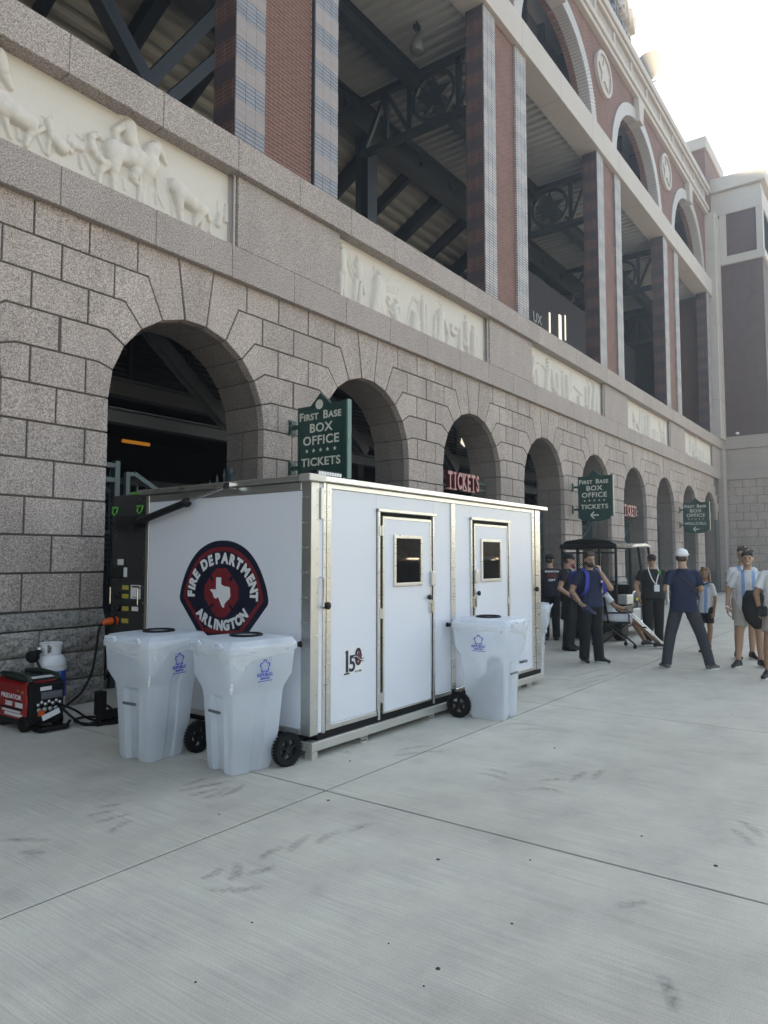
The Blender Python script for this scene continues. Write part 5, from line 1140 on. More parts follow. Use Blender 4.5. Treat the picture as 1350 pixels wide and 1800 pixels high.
gt('PREDATOR', .062, gy+.29, .315, MAT['white'], off=.0015, sx=1.25); gt('SUPER QUIET INVERTER', .024, gy+.24, .280, MAT['crimson'], sx=1.15); gt('5000', .062, gy+.33, .245, MAT['white'], off=.002, sx=1.1)
mb = MB(); mb.box(gx-.002, gx+.005, gy+.06, gy+.20, .222, .268); gp(mb, 'watt_plate', MAT['paper'])
mb = MB(); mb.box(gx-.002, gx+.005, gy+.055, gy+.085, .36, .385); mb.box(gx-.002, gx+.005, gy+.15, gy+.17, .372, .39); gp(mb, 'warning_mark', MAT['yellow'])
cy = gy-.052
mb = MB(); mb.box(gx+.11, gx+.22, cy-.004, cy+.004, .385, .42); gp(mb, 'control_label', MAT['paper'])
mb = MB(); mb.box(gx+.12, gx+.33, cy-.012, cy+.004, .30, .37); gp(mb, 'control_panel', MAT['steel2'], bevel=.006)
mb = MB()
for q in range(7): mb.lathe([(.016,0),(.016,-.014),(.008,-.02)], (gx+.09+.036*q, cy, .255+.02*(q % 2)), 10, 'Y')
for q in range(4): mb.lathe([(.02,0),(.02,-.012),(.012,-.016)], (gx+.10+.055*q, cy, .205), 12, 'Y')
gp(mb, 'outlets', MAT['alu'], smooth=True)
mb = MB(); mb.box(gx+.09, gx+.15, cy-.02, cy, .15, .20); gp(mb, 'orange_tag', MAT['orange'])
mb = MB(); mb.add([(gx+.13, cy-.03, .10), (gx+.30, cy-.035, .155), (gx+.285, cy-.03, .205), (gx+.115, cy-.025, .15)], [(0,1,2,3)]); gp(mb, 'hang_tag', MAT['paper'], fix=False)
mb = MB(); mb.add([(gx+.06, gy+.0, .500), (gx+.27, gy-.02, .503), (gx+.30, gy+.12, .503), (gx+.08, gy+.14, .50)], [(0,1,2,3)]); gp(mb, 'paper_sheet', MAT['paper'], fix=False)
for x in (gx+.02, gx+.34):
    mb = MB(); mb.lathe([(.03,-.03),(.07,-.03),(.075,-.02),(.075,.02),(.07,.03),(.03,.03)], (x, gy+.05, .076), 20, 'X'); gp(mb, 'wheel', MAT['rubber'], smooth=True)
mb = MB(); mb.box(gx+.06, gx+.36, gy-.15, gy-.02, .012, .035); mb.tube([(gx+.08, gy-.16, .04), (gx+.30, gy-.19, .04), (gx+.42, gy-.05, .05)], .016, 6); mb.box(gx+.03, gx+.12, gy+.5, gy+.6, 0, .06); mb.box(gx+.3, gx+.39, gy+.5, gy+.6, 0, .06); gp(mb, 'foot_bar', MAT['plastic'])
tk = thing('gas_cylinder', 'white propane cylinder with blue printed sleeve behind the red generator', 'gas cylinder', (4.035, 7.42, 0))
mb = MB(); mb.lathe([(.10,.0),(.13,.03),(.155,.07),(.157,.50),(.157,.52),(.153,.525),(.157,.53),(.157,.545),(.148,.59),(.12,.63),(.06,.655),(.0,.66)], n=32); mb.build('cylinder_body', MAT['tankwhite'], tk, smooth=True)
mb = MB(); mb.lathe([(.1585,.20),(.1585,.475)], n=32, caps=False); mb.build('printed_sleeve', MAT['blue'], tk, smooth=True)
mb = MB(); mb.lathe([(.1592,.30),(.1592,.47)], n=8, caps=False, a0=-2.2, a1=-1.35); mb.build('sleeve_print', MAT['skyblue'], tk, smooth=True)
mb = MB(); mb.lathe([(.1592,.28),(.1592,.30)], n=14, caps=False, a0=-2.4, a1=-.6); mb.build('sleeve_stripe', MAT['crimson'], tk, smooth=True)
mb = MB()
for a0, a1 in ((-.5, 1.2), (2.0, 3.9), (4.3, 5.5)): mb.lathe([(.105,.645),(.108,.755)], n=8, caps=False, a0=a0, a1=a1)
mb.tube([(.107*math.cos(t), .107*math.sin(t), .755) for t in np.linspace(-.6, 5.0, 24)], .009, 6); mb.build('collar', MAT['tankwhite'], tk, smooth=True)
mb = MB(); mb.tube([(0,0,.655),(0,0,.72)], .02, 8); mb.tube([(0,0,.70),(-.06,-.02,.70),(-.14,-.05,.70)], [.016,.02,.022], 8); mb.ell((-.155,-.06,.71),(.035,.03,.03)); mb.build('valve', MAT['alu'], tk, smooth=True)
mb = MB(); mb.lathe([(.02,-.05),(.055,-.04),(.065,0),(.055,.04),(.02,.05)], (-.24,-.09,.645), 16, 'Y'); mb.tube([(-.155,-.06,.70),(-.2,-.075,.67)], .03, 8); mb.tube([(-.20,-.1,.60),(-.17,-.14,.50),(-.12,-.2,.43),(-.1,-.3,.40)], .012, 6); mb.build('regulator', MAT['plastic'], tk, smooth=True)
cb = thing('power_cable', 'black power cable with orange plug running from the locker to the generator', 'cable', (4.1, 6.8, 0))
def spline(P, n=8):
    P = [Vector(p) for p in P]; out = []
    for i in range(len(P)-1):
        a, b, c, d = P[max(i-1,0)], P[i], P[i+1], P[min(i+2, len(P)-1)]
        for k in range(n):
            t = k/n; out.append(.5*((2*b)+(c-a)*t+(2*a-5*b+4*c-d)*t*t+(3*b-a-3*c+d)*t**3))
    return out+[P[-1]]
mb = MB(); mb.tube(spline([(4.27,6.83,.985),(4.22,6.82,.92),(4.18,6.80,.72),(4.14,6.80,.50),(4.04,6.80,.32),(3.92,6.79,.235),(3.80,6.78,.17)]), .0125, 8)
mb.build('cord', MAT['rubber'], cb, world=True, smooth=True)
mb = MB(); mb.tube(spline([(3.80,6.78,.21),(3.86,6.70,.12),(3.98,6.66,.016),(4.10,6.58,.013),(4.26,6.62,.013),(4.30,6.82,.013),(4.16,6.95,.02),(4.00,6.86,.03),(3.97,6.66,.03),(4.12,6.52,.014),(4.30,6.50,.013),(4.36,6.70,.06),(4.30,6.80,.14),(4.20,6.76,.10),(4.18,6.62,.028),(4.34,6.56,.02),(4.52,6.66,.014),(4.6,6.8,.3),(4.62,6.7,.5)]), .0125, 8)
mb.tube(spline([(3.80,6.77,.23),(3.92,6.72,.16),(4.05,6.70,.06),(4.18,6.72,.014),(4.32,6.70,.014),(4.5,6.6,.014)]), .011, 8)
mb.build('coiled_cord', MAT['rubber'], cb, world=True, smooth=True)
mb = MB(); mb.tube([(4.26,6.835,.975),(4.31,6.835,.995),(4.38,6.835,1.0),(4.43,6.835,1.0)], [.02,.036,.043,.043], 12); mb.build('plug', MAT['orange'], cb, world=True, smooth=True)
mb = MB(); mb.tube([(4.372,6.835,1.0),(4.395,6.835,1.0)], .050, 12); mb.lathe([(.055,-.01),(.06,0),(.055,.01)], (4.36,6.835,1.045), 12, 'Y', caps=False); mb.build('plug_collar', MAT['plastic'], cb, world=True, smooth=True)

# ================================================================== UTILITY CART
ct = thing('utility_cart', 'black utility golf cart with cream roof and mesh cage parked by the arches', 'golf cart', (15.5, 5.3, 0))
cp = lambda mb, name, mat, parent=ct, **k: mb.build(name, mat, parent, world=True, **k)
X0, Y0, Y1 = 14.15, 4.74, 5.90
BLK = MAT['plastic']; CRM = M('cream_cart_body', (.50,.50,.46), .35, var=.06); SIL = M('silver_cart_panel', (.36,.38,.39), .35, var=.08)
mb = MB(); mb.box(X0-.05, X0+.95, Y0-.02, Y1+.02, 1.86, 1.96); mb.prism([(Y0+.02, 1.96), (Y0+.12, 2.03), (Y0+.45, 2.07), (Y1-.45, 2.07), (Y1-.12, 2.03), (Y1-.02, 1.96)], YZ(X0-.03), 0, .95); cp(mb, 'rear_roof', BLK, bevel=.03, seg=3)
mb = MB(); mb.prism([(X0+.92, 1.90), (X0+1.1, 1.97), (X0+1.9, 2.00), (X0+2.25, 1.95), (X0+2.28, 1.91), (X0+1.9, 1.93)], XZ(Y0-.03), 0, Y1-Y0+.06); cp(mb, 'front_roof', CRM, bevel=.015)
for x, xt in ((X0+.02, X0+.02), (X0+.93, X0+.90), (X0+1.95, X0+1.45), (X0+2.55, X0+2.2)):
    for y in (Y0+.02, Y1-.02):
        mb = MB(); mb.tube([(x, y, .72), (xt, y, 1.93)], .028, 8); cp(mb, 'roof_post', BLK, smooth=True)
mb = MB()
for z in (1.78, 1.2): mb.beam((X0+.02, Y0+.02, z), (X0+.02, Y1-.02, z), .03, .03)
for y in (Y0+.35, Y1-.35): mb.beam((X0+.02, y, .75), (X0+.02, y, 1.9), .05, .04)
cp(mb, 'cage_frame', BLK)
mesh = MB(); st_ = .045
for q in range(int((Y1-Y0+1.1)/st_)):
    y = Y0-1.1+q*st_
    for s in (1, -1):
        a = max(0, (Y0+.03-y)) if s > 0 else max(0, y+1.1-(Y1-.03)); b = min(1.1, Y1-.03-y) if s > 0 else min(1.1, y+1.1-(Y0+.03))
        if b-a > .02:
            f_ = (lambda t: (X0+.03, y+t, .70+t)) if s > 0 else (lambda t: (X0+.033, y+1.1-t, .70+t))
            mesh.beam(f_(a), f_(b), .006, .006)
cp(mesh, 'cage_mesh', BLK, kind='stuff')
mb = MB(); mb.box(X0-.05, X0+1.0, Y0, Y1, .48, .70); mb.box(X0-.08, X0+.02, Y0, Y1, .40, .52); cp(mb, 'cargo_bed', BLK, bevel=.02)
mb = MB(); mb.box(X0+1.0, X0+1.55, Y0+.05, Y1-.05, .62, .76); cp(mb, 'seat', BLK, bevel=.04, seg=3)
mb = MB(); mb.box(X0+.93, X0+1.06, Y0+.05, Y1-.05, .78, 1.12); cp(mb, 'backrest', BLK, bevel=.04, seg=3)
mb = MB(); mb.box(X0+.9, X0+2.0, Y0-.01, Y1+.01, .26, .34); mb.box(X0+.95, X0+1.5, Y0+.0, Y1, .34, .615); cp(mb, 'floor', SIL, bevel=.02)
mb = MB(); mb.prism([(X0+1.95, .30), (X0+1.98, .86), (X0+2.1, .93), (X0+2.55, .84), (X0+2.75, .66), (X0+2.76, .34)], XZ(Y0), 0, Y1-Y0); cp(mb, 'front_cowl', SIL, bevel=.04, seg=3)
mb = MB(); mb.box(X0+.55, X0+.95, Y0-.012, Y0+.2, .72, .92); cp(mb, 'side_box', CRM, bevel=.02)
mb = MB(); mb.box(X0+1.2, X0+1.5, Y0+.0, Y0+.05, .78, .83); mb.box(X0+1.75, X0+1.9, Y0+.0, Y0+.05, .86, .90); cp(mb, 'yellow_strap', MAT['yellow'])
for x in (X0+1.02, X0+1.62):
    mb = MB(); mb.tube([(x, Y0+.03, .66), (x+.03, Y0+.03, .93), (x+.2, Y0+.03, .98), (x+.40, Y0+.03, .93), (x+.43, Y0+.03, .66)], .016, 6); cp(mb, 'hip_rail', MAT['alu'], smooth=True)
mb = MB(); mb.tube([(X0+1.72+.05*math.cos(t), Y1-.35+.17*math.sin(t), 1.06+.16*math.cos(t)) for t in np.linspace(0, 6.283, 20, False)], .014, 6, closed=True); mb.tube([(X0+1.72, Y1-.35, 1.06), (X0+2.0, Y1-.35, .85)], .02, 6); cp(mb, 'steering_wheel', BLK, smooth=True)
for x in (X0+.45, X0+2.28):
    for y in (Y0+.10, Y1-.10):
        mb = MB(); mb.lathe([(.12,-.10),(.20,-.10),(.235,-.07),(.235,.07),(.20,.10),(.12,.10)], (x, y, .235), 24, 'Y'); w = cp(mb, 'wheel', MAT['rubber'], smooth=True)
        mb = MB(); mb.lathe([(.0,-.075),(.05,-.085),(.12,-.095),(.13,-.06)], (x, y, .235), 16, 'Y', caps=False); cp(mb, 'hub_cap', MAT['alu'], w, smooth=True)
mb = MB(); mb.box(X0+.0, X0+2.6, Y0+.2, Y1-.2, .2, .30); cp(mb, 'chassis', BLK)

# ================================================================== ROLLING CHAIR AND CRUTCHES
chr_ = thing('rolling_chair', 'black folding chair on castors under the seated person with crutches', 'chair', (13.42, 4.55, 0), math.radians(36.6))
# local frame: sitter faces -Y
mb = MB(); mb.box(-.23, .23, -.22, .22, .455, .49); mb.build('seat', MAT['plastic'], chr_, bevel=.015)
mb = MB(); mb.prism([(.20, .62), (.25, .95), (.28, .95), (.23, .62)], YZ(-.21), 0, .42); mb.build('backrest', MAT['plastic'], chr_, bevel=.01)
for s in (-1, 1):
    for y0, y1 in ((-.25, .24), (.30, -.20)):
        mb = MB(); mb.tube([(s*.25, y0*1.1, .09), (s*.25, y1*.75, .47 if y0 < 0 else .47)], .016, 8); mb.build('leg', MAT['plastic'], chr_, smooth=True)
        mb = MB(); mb.lathe([(.012,-.014),(.034,-.014),(.038,0),(.034,.014),(.012,.014)], (s*.25, y0*1.12, .038), 14, 'X'); mb.tube([(s*.25, y0*1.1, .10), (s*.25, y0*1.1, .06)], .02, 6); mb.build('castor', MAT['rubber'], chr_, smooth=True)
    mb = MB(); mb.tube([(s*.25, .20, .47), (s*.25, .27, .95)], .016, 8); mb.tube([(s*.25, .22, .66), (s*.26, -.18, .66)], .016, 8); mb.tube([(s*.25, -.18, .47), (s*.25, -.18, .66)], .013, 8); mb.build('arm_frame', MAT['plastic'], chr_, smooth=True)
for q, (a, b, lb) in enumerate((((12.98, 4.14, .70), (13.74, 3.70, .02), 'aluminium crutch nearer the camera, leaning from the lap of the seated person'), ((13.30, 4.30, .72), (13.80, 3.76, .02), 'aluminium crutch lying behind the other one beside the seated leg'))):
    c = thing('crutch', lb, 'crutch', b, group='crutches'); a = Vector(a); b = Vector(b); d = (b-a); sdir = d.cross(Vector((0,0,1))).normalized()
    for s in (-1, 1):
        mb = MB(); mb.tube([a+sdir*.045*s, a+d*.55+sdir*.045*s, a+d*.68+sdir*.012*s, b-d*.08+sdir*.008*s], .011, 8); mb.build('tube', MAT['chrome'], c, world=True, smooth=True)
    mb = MB(); mb.tube([a-sdir*.06, a+sdir*.06], .022, 8); mb.build('arm_pad', MAT['steel2'], c, world=True, smooth=True)
    mb = MB(); mb.tube([a+d*.42-sdir*.05, a+d*.42+sdir*.05], .015, 8); mb.build('hand_grip', MAT['plastic'], c, world=True, smooth=True)
    mb = MB(); mb.tube([b-d*.08, b], .016, 8); mb.build('tip', MAT['rubber'], c, world=True, smooth=True)
# ================================================================== PEOPLE
DG = lambda: bpy.context.evaluated_depsgraph_get()
def blob(mb, name, mat, parent, voxel=.011, smooth=4, attach=True):
    """merge closed overlapping forms into one continuous surface"""
    me = mb.mesh('raw'); bm = bmesh.new(); bm.from_mesh(me); bmesh.ops.recalc_face_normals(bm, faces=bm.faces); bm.to_mesh(me); bm.free()
    t = bpy.data.objects.new('raw', me); COL.objects.link(t)
    r = t.modifiers.new('r', 'REMESH'); r.mode = 'VOXEL'; r.voxel_size = voxel; r.use_smooth_shade = True
    if smooth: s = t.modifiers.new('s', 'SMOOTH'); s.iterations = smooth; s.factor = .5
    out = bpy.data.meshes.new_from_object(t.evaluated_get(DG())); bpy.data.objects.remove(t); bpy.data.meshes.remove(me)
    out.materials.clear(); return ob(name, out, mat, parent)
def cap(mb, a, b, r0, r1, n=12, round_ends=True):
    a = Vector(a); b = Vector(b); d = (b-a); L = d.length or 1e-6; d = d/L
    if round_ends:
        pts, rs = [], []
        for t in (-.98, -.8, -.45, 0): pts.append(a+d*r0*t); rs.append(r0*math.sqrt(max(.02, 1-t*t)))
        for t in (0, .45, .8, .98): pts.append(b+d*r1*t); rs.append(r1*math.sqrt(max(.02, 1-t*t)))
        mb.tube(pts, rs, n)
    else: mb.tube([a, b], [r0, r1], n)
def loft(mb, secs, n=20):
    """secs: (z, cx, cy, rx, ry) bottom to top"""
    vs = []
    for z, cx, cy, rx, ry in secs:
        for j in range(n):
            a = 2*math.pi*j/n; vs.append((cx+rx*math.cos(a), cy+ry*math.sin(a), z))
    k = len(secs); fs = [tuple(range(n))[::-1], tuple(range((k-1)*n, k*n))]
    for i in range(k-1):
        for j in range(n): fs.append((i*n+j, i*n+(j+1)%n, (i+1)*n+(j+1)%n, (i+1)*n+j))
    mb.add(vs, fs)
def hand(mb, w, d, side, palm, s=1.0, curl=.5):
    """palm and five separate fingers; d = direction of the hand, palm = palm normal"""
    w = Vector(w); d = Vector(d).normalized(); p = Vector(palm); p = (p-d*p.dot(d)).normalized(); x = d.cross(p).normalized()*side
    k = w+d*.085*s
    for q in range(4):
        o = x*(q-1.5)*.0195*s; cap(mb, w+o*.6+d*.01, k+o, .013*s, .0115*s, 8)
        ln = (.062, .074, .078, .06)[q]*s; a = k+o; b = a+(d*math.cos(curl)+p*math.sin(curl))*ln*.5; c = b+(d*math.cos(2*curl)+p*math.sin(2*curl))*ln*.55
        cap(mb, a, b, .0098*s, .009*s, 8); cap(mb, b, c, .009*s, .008*s, 8)
    a = w+d*.025*s+x*.026*s*1.0; b = a+(d*.75+x*.6+p*.35).normalized()*.042*s; c = b+(d*.95+p*.5).normalized()*.034*s
    cap(mb, a, b, .0115*s, .0105*s, 8); cap(mb, b, c, .0105*s, .0085*s, 8)
SK = {}
def skin(c):
    if c not in SK: SK[c] = M('skin', c, .55, var=.08, scale=30, obj=True)
    return SK[c]
MC = {}
def cloth(name, c, **k):
    key = (name, c)
    if key not in MC: MC[key] = M(name, c, .85, var=k.get('var', .2), scale=7, obj=True, bmp=.8, bscale=13)
    return MC[key]
def jersey(vertical=True):
    m, n, l, p = newmat('striped_jersey'); tc = n.new('ShaderNodeTexCoord').outputs['Object']; sp_ = n.new('ShaderNodeSeparateXYZ'); l.new(tc, sp_.inputs[0])
    ax = mth(n, l, 'ABSOLUTE', sp_.outputs[0]); w = mth(n, l, 'FRACT', mth(n, l, 'ADD', mth(n, l, 'DIVIDE', ax, .13), .25)); st = mth(n, l, 'GREATER_THAN', w, .62)
    body = mth(n, l, 'LESS_THAN', ax, .175)
    c = mixc(n, l, mth(n, l, 'MULTIPLY', st, body), (.66,.67,.70), (.22,.38,.62))
    c = mixc(n, l, .25, c, ramp(n, l, noise(n, l, tc, 9, 4), [(.3, (.45,)*3), (.7, (.8,)*3)]), 'MULTIPLY'); l.new(c, p.inputs['Base Color']); p.inputs['Roughness'].default_value = .7
    bump(n, l, p, noise(n, l, tc, 12, 4), .8, .02); return m
JER = jersey()
HAIRB = M('dark_brown_hair', (.045,.027,.018), .5, var=.4, scale=40, obj=True); HAIRL = M('light_brown_hair', (.16,.09,.045), .45, var=.5, scale=30, obj=True); HAIRK = M('black_hair', (.012,.010,.010), .5, var=.4, scale=40, obj=True)
EYE = M('eye_dark', (.02,.015,.012), .3); LIP = M('lips', (.22,.075,.06), .5); LENS = M('sunglass_lens', (.006,.006,.007), .12)
SOLE = M('white_shoe_sole', (.62,.62,.60), .6); SHOEK = M('black_shoe', (.012,.012,.014), .5, var=.3)

def person(label, loc, rz, h=1.75, skin_c=(.36,.20,.13), build=1.0, pose=None, shirt=None, sleeve=.55, pants=None, leg_len=1.0, shoe=None, sole=True, hair='short', hairm=None, hat=None, beard=False, glasses=False, head_rz=0.0, head_pitch=0.0, shirt_len=.0, socks=None, teeth=False):
    g = thing('person', label, 'person', loc, rz)
    s = h/1.75; B = build
    J = dict(pel=(0,0,.96), chest=(0,.01,1.28), neck=(0,.02,1.48), head=(0,-.005,1.625), shL=(.166*B,.015,1.388), shR=(-.166*B,.015,1.388), elL=(.235*B,.03,1.12), elR=(-.235*B,.03,1.12), wrL=(.245*B,-.03,.875), wrR=(-.245*B,-.03,.875),
             hdL=(0,-.15,-1), hdR=(0,-.15,-1), hiL=(.09*B,.0,.92), hiR=(-.09*B,0,.92), knL=(.105,-.01,.50), knR=(-.105,-.01,.50), anL=(.11,.03,.09), anR=(-.11,.03,.09), ftL=(.05,-1,0), ftR=(-.05,-1,0), pmL=(-1,0,0), pmR=(1,0,0), curl=.45, tilt=0.0)
    J.update(pose or {}); V = {k: (Vector(v)*s if k[:2] not in ('hd','ft','pm') else Vector(v)) if not isinstance(v, float) else v for k, v in J.items()}
    P = lambda mb: mb
    HR = Euler((head_pitch, 0, head_rz)).to_matrix(); hc = V['head']
    hp = lambda x, y, z: hc + HR @ (Vector((x, y, z))*s)
    sk = skin(skin_c)
    # ---- body: one continuous skin
    b = MB()
    b.ell(hp(0,.008,.02), (.076*s,.096*s,.105*s), 16, 12, Euler((head_pitch,0,head_rz))); b.ell(hp(0,-.022,-.045), (.056*s,.066*s,.068*s), 14, 10, Euler((head_pitch,0,head_rz)))
    cap(b, hp(0,.02,-.06), V['neck'], .054*s, .060*s); cap(b, V['neck'], V['chest']+Vector((0,0,.08))*s, .062*s, .10*s)
    cap(b, hp(0,-.088,.018), hp(0,-.108,-.02), .010*s, .015*s, 8); 
    for e_ in (-1, 1): b.ell(hp(e_*.077,.012,-.005), (.012*s,.022*s,.032*s), 8, 6, Euler((head_pitch,0,head_rz)))
    up = (V['neck']-V['pel']).normalized()
    b.ell(V['chest'], (.15*s*B,.10*s*B,.19*s), 16, 10); b.ell((V['chest']+V['pel'])/2, (.135*s*B,.095*s*B,.19*s), 16, 10); b.ell(V['pel'], (.15*s*B,.105*s*B,.12*s), 16, 10)
    for q, sg in (('L', 1), ('R', -1)):
        cap(b, V['chest']+Vector((0,0,.10))*s, V['sh'+q], .07*s, .055*s); cap(b, V['sh'+q], V['el'+q], .050*s*B, .040*s*B); cap(b, V['el'+q], V['wr'+q], .040*s*B, .027*s)
        hand(b, V['wr'+q], V['hd'+q], -sg if True else sg, V['pm'+q], s, V['curl'])
        cap(b, V['hi'+q], V['kn'+q], .085*s*B, .056*s*B); cap(b, V['kn'+q], V['kn'+q]*.62+V['an'+q]*.38, .056*s*B, .055*s*B); cap(b, V['kn'+q]*.62+V['an'+q]*.38, V['an'+q], .055*s*B, .036*s)
        f = V['ft'+q].normalized(); cap(b, V['an'+q]-f*.03*s, V['an'+q]+f*.12*s+Vector((0,0,-.05*s)), .035*s, .03*s)
    body = blob(b, 'body', sk, g, .0095*max(s,.85), 3)
    # ---- face
    if True:
        e = MB()
        for x in (-.032, .032): e.ell(hp(x,-.083,.012), (.011*s,.007*s,.007*s), 8, 6)
        for x in (-.034, .034): e.ell(hp(x,-.088,.034), (.019*s,.006*s,.0045*s), 8, 5)
        e.build('eyes', EYE, body, smooth=True)
        m_ = MB(); m_.ell(hp(0,-.087,-.058), (.024*s,.007*s,.0065*s), 8, 5); m_.build('mouth', LIP if not teeth else SOLE, body, smooth=True)
    if glasses:
        m_ = MB()
        for x in (-.034, .034): m_.ell(hp(x,-.092,.012), (.029*s,.010*s,.019*s), 12, 8, Euler((head_pitch,0,head_rz)))
        for x in (-1, 1): m_.tube([hp(x*.06,-.085,.018), hp(x*.083,.01,.015)], .004*s, 6)
        m_.tube([hp(-.01,-.097,.018), hp(.01,-.097,.018)], .004*s, 6); m_.build('sunglasses', LENS, g, smooth=True)
    if beard:
        m_ = MB(); m_.ell(hp(0,-.035,-.072), (.060*s,.062*s,.048*s), 14, 10); m_.ell(hp(0,-.092,-.038), (.030*s,.010*s,.008*s), 8, 6)
        for x in (-1, 1): cap(m_, hp(x*.062,-.01,-.03), hp(x*.05,-.04,-.07), .016*s, .022*s)
        blob(m_, 'beard', hairm or HAIRB, g, .007, 1)
    hm = hairm or HAIRB
    if hair:
        m_ = MB(); rnd = random.Random(len(label))
        if hair in ('short', 'long', 'fringe'):
            m_.ell(hp(0,.024,.060), (.086*s,.097*s,.090*s), 16, 10, Euler((head_pitch,0,head_rz))); m_.ell(hp(0,.05,.0), (.078*s,.062*s,.085*s), 14, 10)
            for q in range(16):
                a = rnd.uniform(0, 6.28); rr_ = rnd.uniform(.02, .075); x_, y_ = rr_*math.cos(a), .02+rr_*math.sin(a); cap(m_, hp(x_,y_,.11), hp(x_*1.15+rnd.uniform(-.015,.015),y_*1.1-.012,.150-rr_*.25+rnd.uniform(-.008,.012)), .022*s, .010*s, 8)
            if hair == 'fringe':
                for q in range(9): a = -1.1+.275*q; cap(m_, hp(.06*math.sin(a),-.05,.105), hp(.080*math.sin(a)+rnd.uniform(-.01,.01),-.010-.074*math.cos(a),.066+.016*abs(math.sin(a*3))), .022*s, .009*s, 8)
            else:
                for q in range(7): a = -1.2+.4*q; cap(m_, hp(.05*math.sin(a),-.03,.11), hp(.08*math.sin(a),.0-.066*math.cos(a),.092), .020*s, .012*s, 8)
        if hair == 'long':
            for q in range(26):
                a = math.pi*(-.08+1.16*q/25); x, y = .085*math.cos(a), .02+.085*math.sin(a); le = rnd.uniform(.30, .44); fl_ = rnd.uniform(.9, 1.5)
                cap(m_, hp(x,y,.05), hp(x*1.12,y*1.05+.01,-.12), .024*s, .026*s, 8); cap(m_, hp(x*1.12,y*1.05+.01,-.12), hp(x*1.2*fl_+rnd.uniform(-.02,.02),y*1.1+.04,-le), .026*s, .008*s, 8)
        if hair == 'under_cap': m_.ell(hp(0,.03,.0), (.082*s,.075*s,.07*s), 14, 10)
        if hair == 'bald': m_.ell(hp(0,.03,.02), (.074*s,.075*s,.07*s), 14, 10)
        blob(m_, 'hair', hm, g, .0085, 2)
    if hat:
        hm_, brim_y = hat
        m_ = MB(); m_.ell(hp(0,.012,.062), (.089*s,.106*s,.078*s), 18, 12, Euler((head_pitch,0,head_rz))); m_.ell(hp(0,.012,.045), (.090*s,.107*s,.03*s), 18, 8)
        m_.ell(hp(0,brim_y*.115,.045), (.070*s,.075*s,.010*s), 16, 6, Euler((head_pitch-.15*brim_y*-1,0,head_rz))); blob(m_, 'cap', hm_, g, .008, 2)
    # ---- clothes
    if pants:
        m_ = MB(); pz = .03; pc = V['pel']
        loft(m_, [(pc.z-.10*s, pc.x, pc.y, .160*s*B, .122*s*B), (pc.z, pc.x, pc.y, .158*s*B, .122*s*B), (pc.z+.09*s, pc.x, pc.y, .148*s*B, .112*s*B)])
        for q in 'LR':
            hi, kn, an = V['hi'+q], V['kn'+q], V['an'+q]
            if leg_len >= 1: cap(m_, hi, kn, .099*s*B, .080*s*B, 14); cap(m_, kn, kn*.4+an*.6, .080*s*B, .072*s*B, 14); cap(m_, kn*.4+an*.6, an+Vector((0,0,-.03*s)), .072*s*B, .070*s*B, 14, False)
            else: e_ = hi+(kn-hi)*leg_len; cap(m_, hi, hi+(kn-hi)*.2, .105*s*B, .108*s*B, 14); m_.tube([hi, e_], [.102*s*B, .092*s*B], 16)
        blob(m_, 'shorts' if leg_len < 1 else 'trousers', pants, g, .0115, 3)
    if shirt:
        m_ = MB(); ch, pe, nk = V['chest'], V['pel'], V['neck']; lo = pe+Vector((0,0,-.06-shirt_len))*s
        ctr = [(lo+Vector((0,0,-.02))*s, .192, .146), (lo, .190, .145), (pe, .182, .142), (pe.lerp(ch, .5), .166*1.0, .130), (ch, .178, .130), (ch.lerp(nk, .45), .160, .108), (ch.lerp(nk, .78), .100, .084), (nk+Vector((0,0,-.012))*s, .078, .076)]
        n_ = 24; vs = []
        for c, rx, ry in ctr:
            for j in range(n_): a = 2*math.pi*j/n_; vs.append((c.x+rx*s*B*math.cos(a), c.y+ry*s*B*math.sin(a), c.z))
        k = len(ctr); fs = [tuple(range(n_))[::-1], tuple(range((k-1)*n_, k*n_))] + [(i*n_+j, i*n_+(j+1)%n_, (i+1)*n_+(j+1)%n_, (i+1)*n_+j) for i in range(k-1) for j in range(n_)]
        m_.add(vs, fs)
        for q in 'LR':
            sh, el, wr = V['sh'+q], V['el'+q], V['wr'+q]
            cap(m_, ch.lerp(nk, .55), sh, .070*s, .060*s*B)
            if sleeve <= 1: e_ = sh+(el-sh)*sleeve; m_.tube([sh, e_], [.061*s*B, .064*s*B], 14); m_.ell(sh, (.061*s*B,)*3, 12, 8)
            else: cap(m_, sh, el, .070*s*B, .056*s*B); m_.tube([el, wr], [.056*s*B, .044*s*B], 12)
        blob(m_, 'shirt', shirt, g, .0105, 3)
    for q in 'LR':
        an = V['an'+q]; f = V['ft'+q].normalized(); r_ = f.cross(Vector((0,0,1)))
        if socks:
            m_ = MB(); m_.tube([an+Vector((0,0,-.03*s)), an+(V['kn'+q]-an)*.22], [.044*s,.048*s], 12); m_.build('sock', socks, g, smooth=True)
        m_ = MB(); base = Vector((an.x, an.y, an.z-.09*s)); 
        cap(m_, base-f*.045*s+Vector((0,0,.045*s)), base+f*.10*s+Vector((0,0,.042*s)), .043*s, .042*s); cap(m_, base+f*.08*s+Vector((0,0,.036*s)), base+f*.165*s+Vector((0,0,.032*s)), .046*s, .034*s); cap(m_, base-f*.03*s+Vector((0,0,.05*s)), base-f*.01*s+Vector((0,0,.095*s)), .045*s, .045*s)
        cap(m_, base+Vector((0,0,.09*s)), base+f*.09*s+Vector((0,0,.06*s)), .04*s, .035*s)
        so = blob(m_, 'shoe', shoe or SHOEK, g, .009, 2)
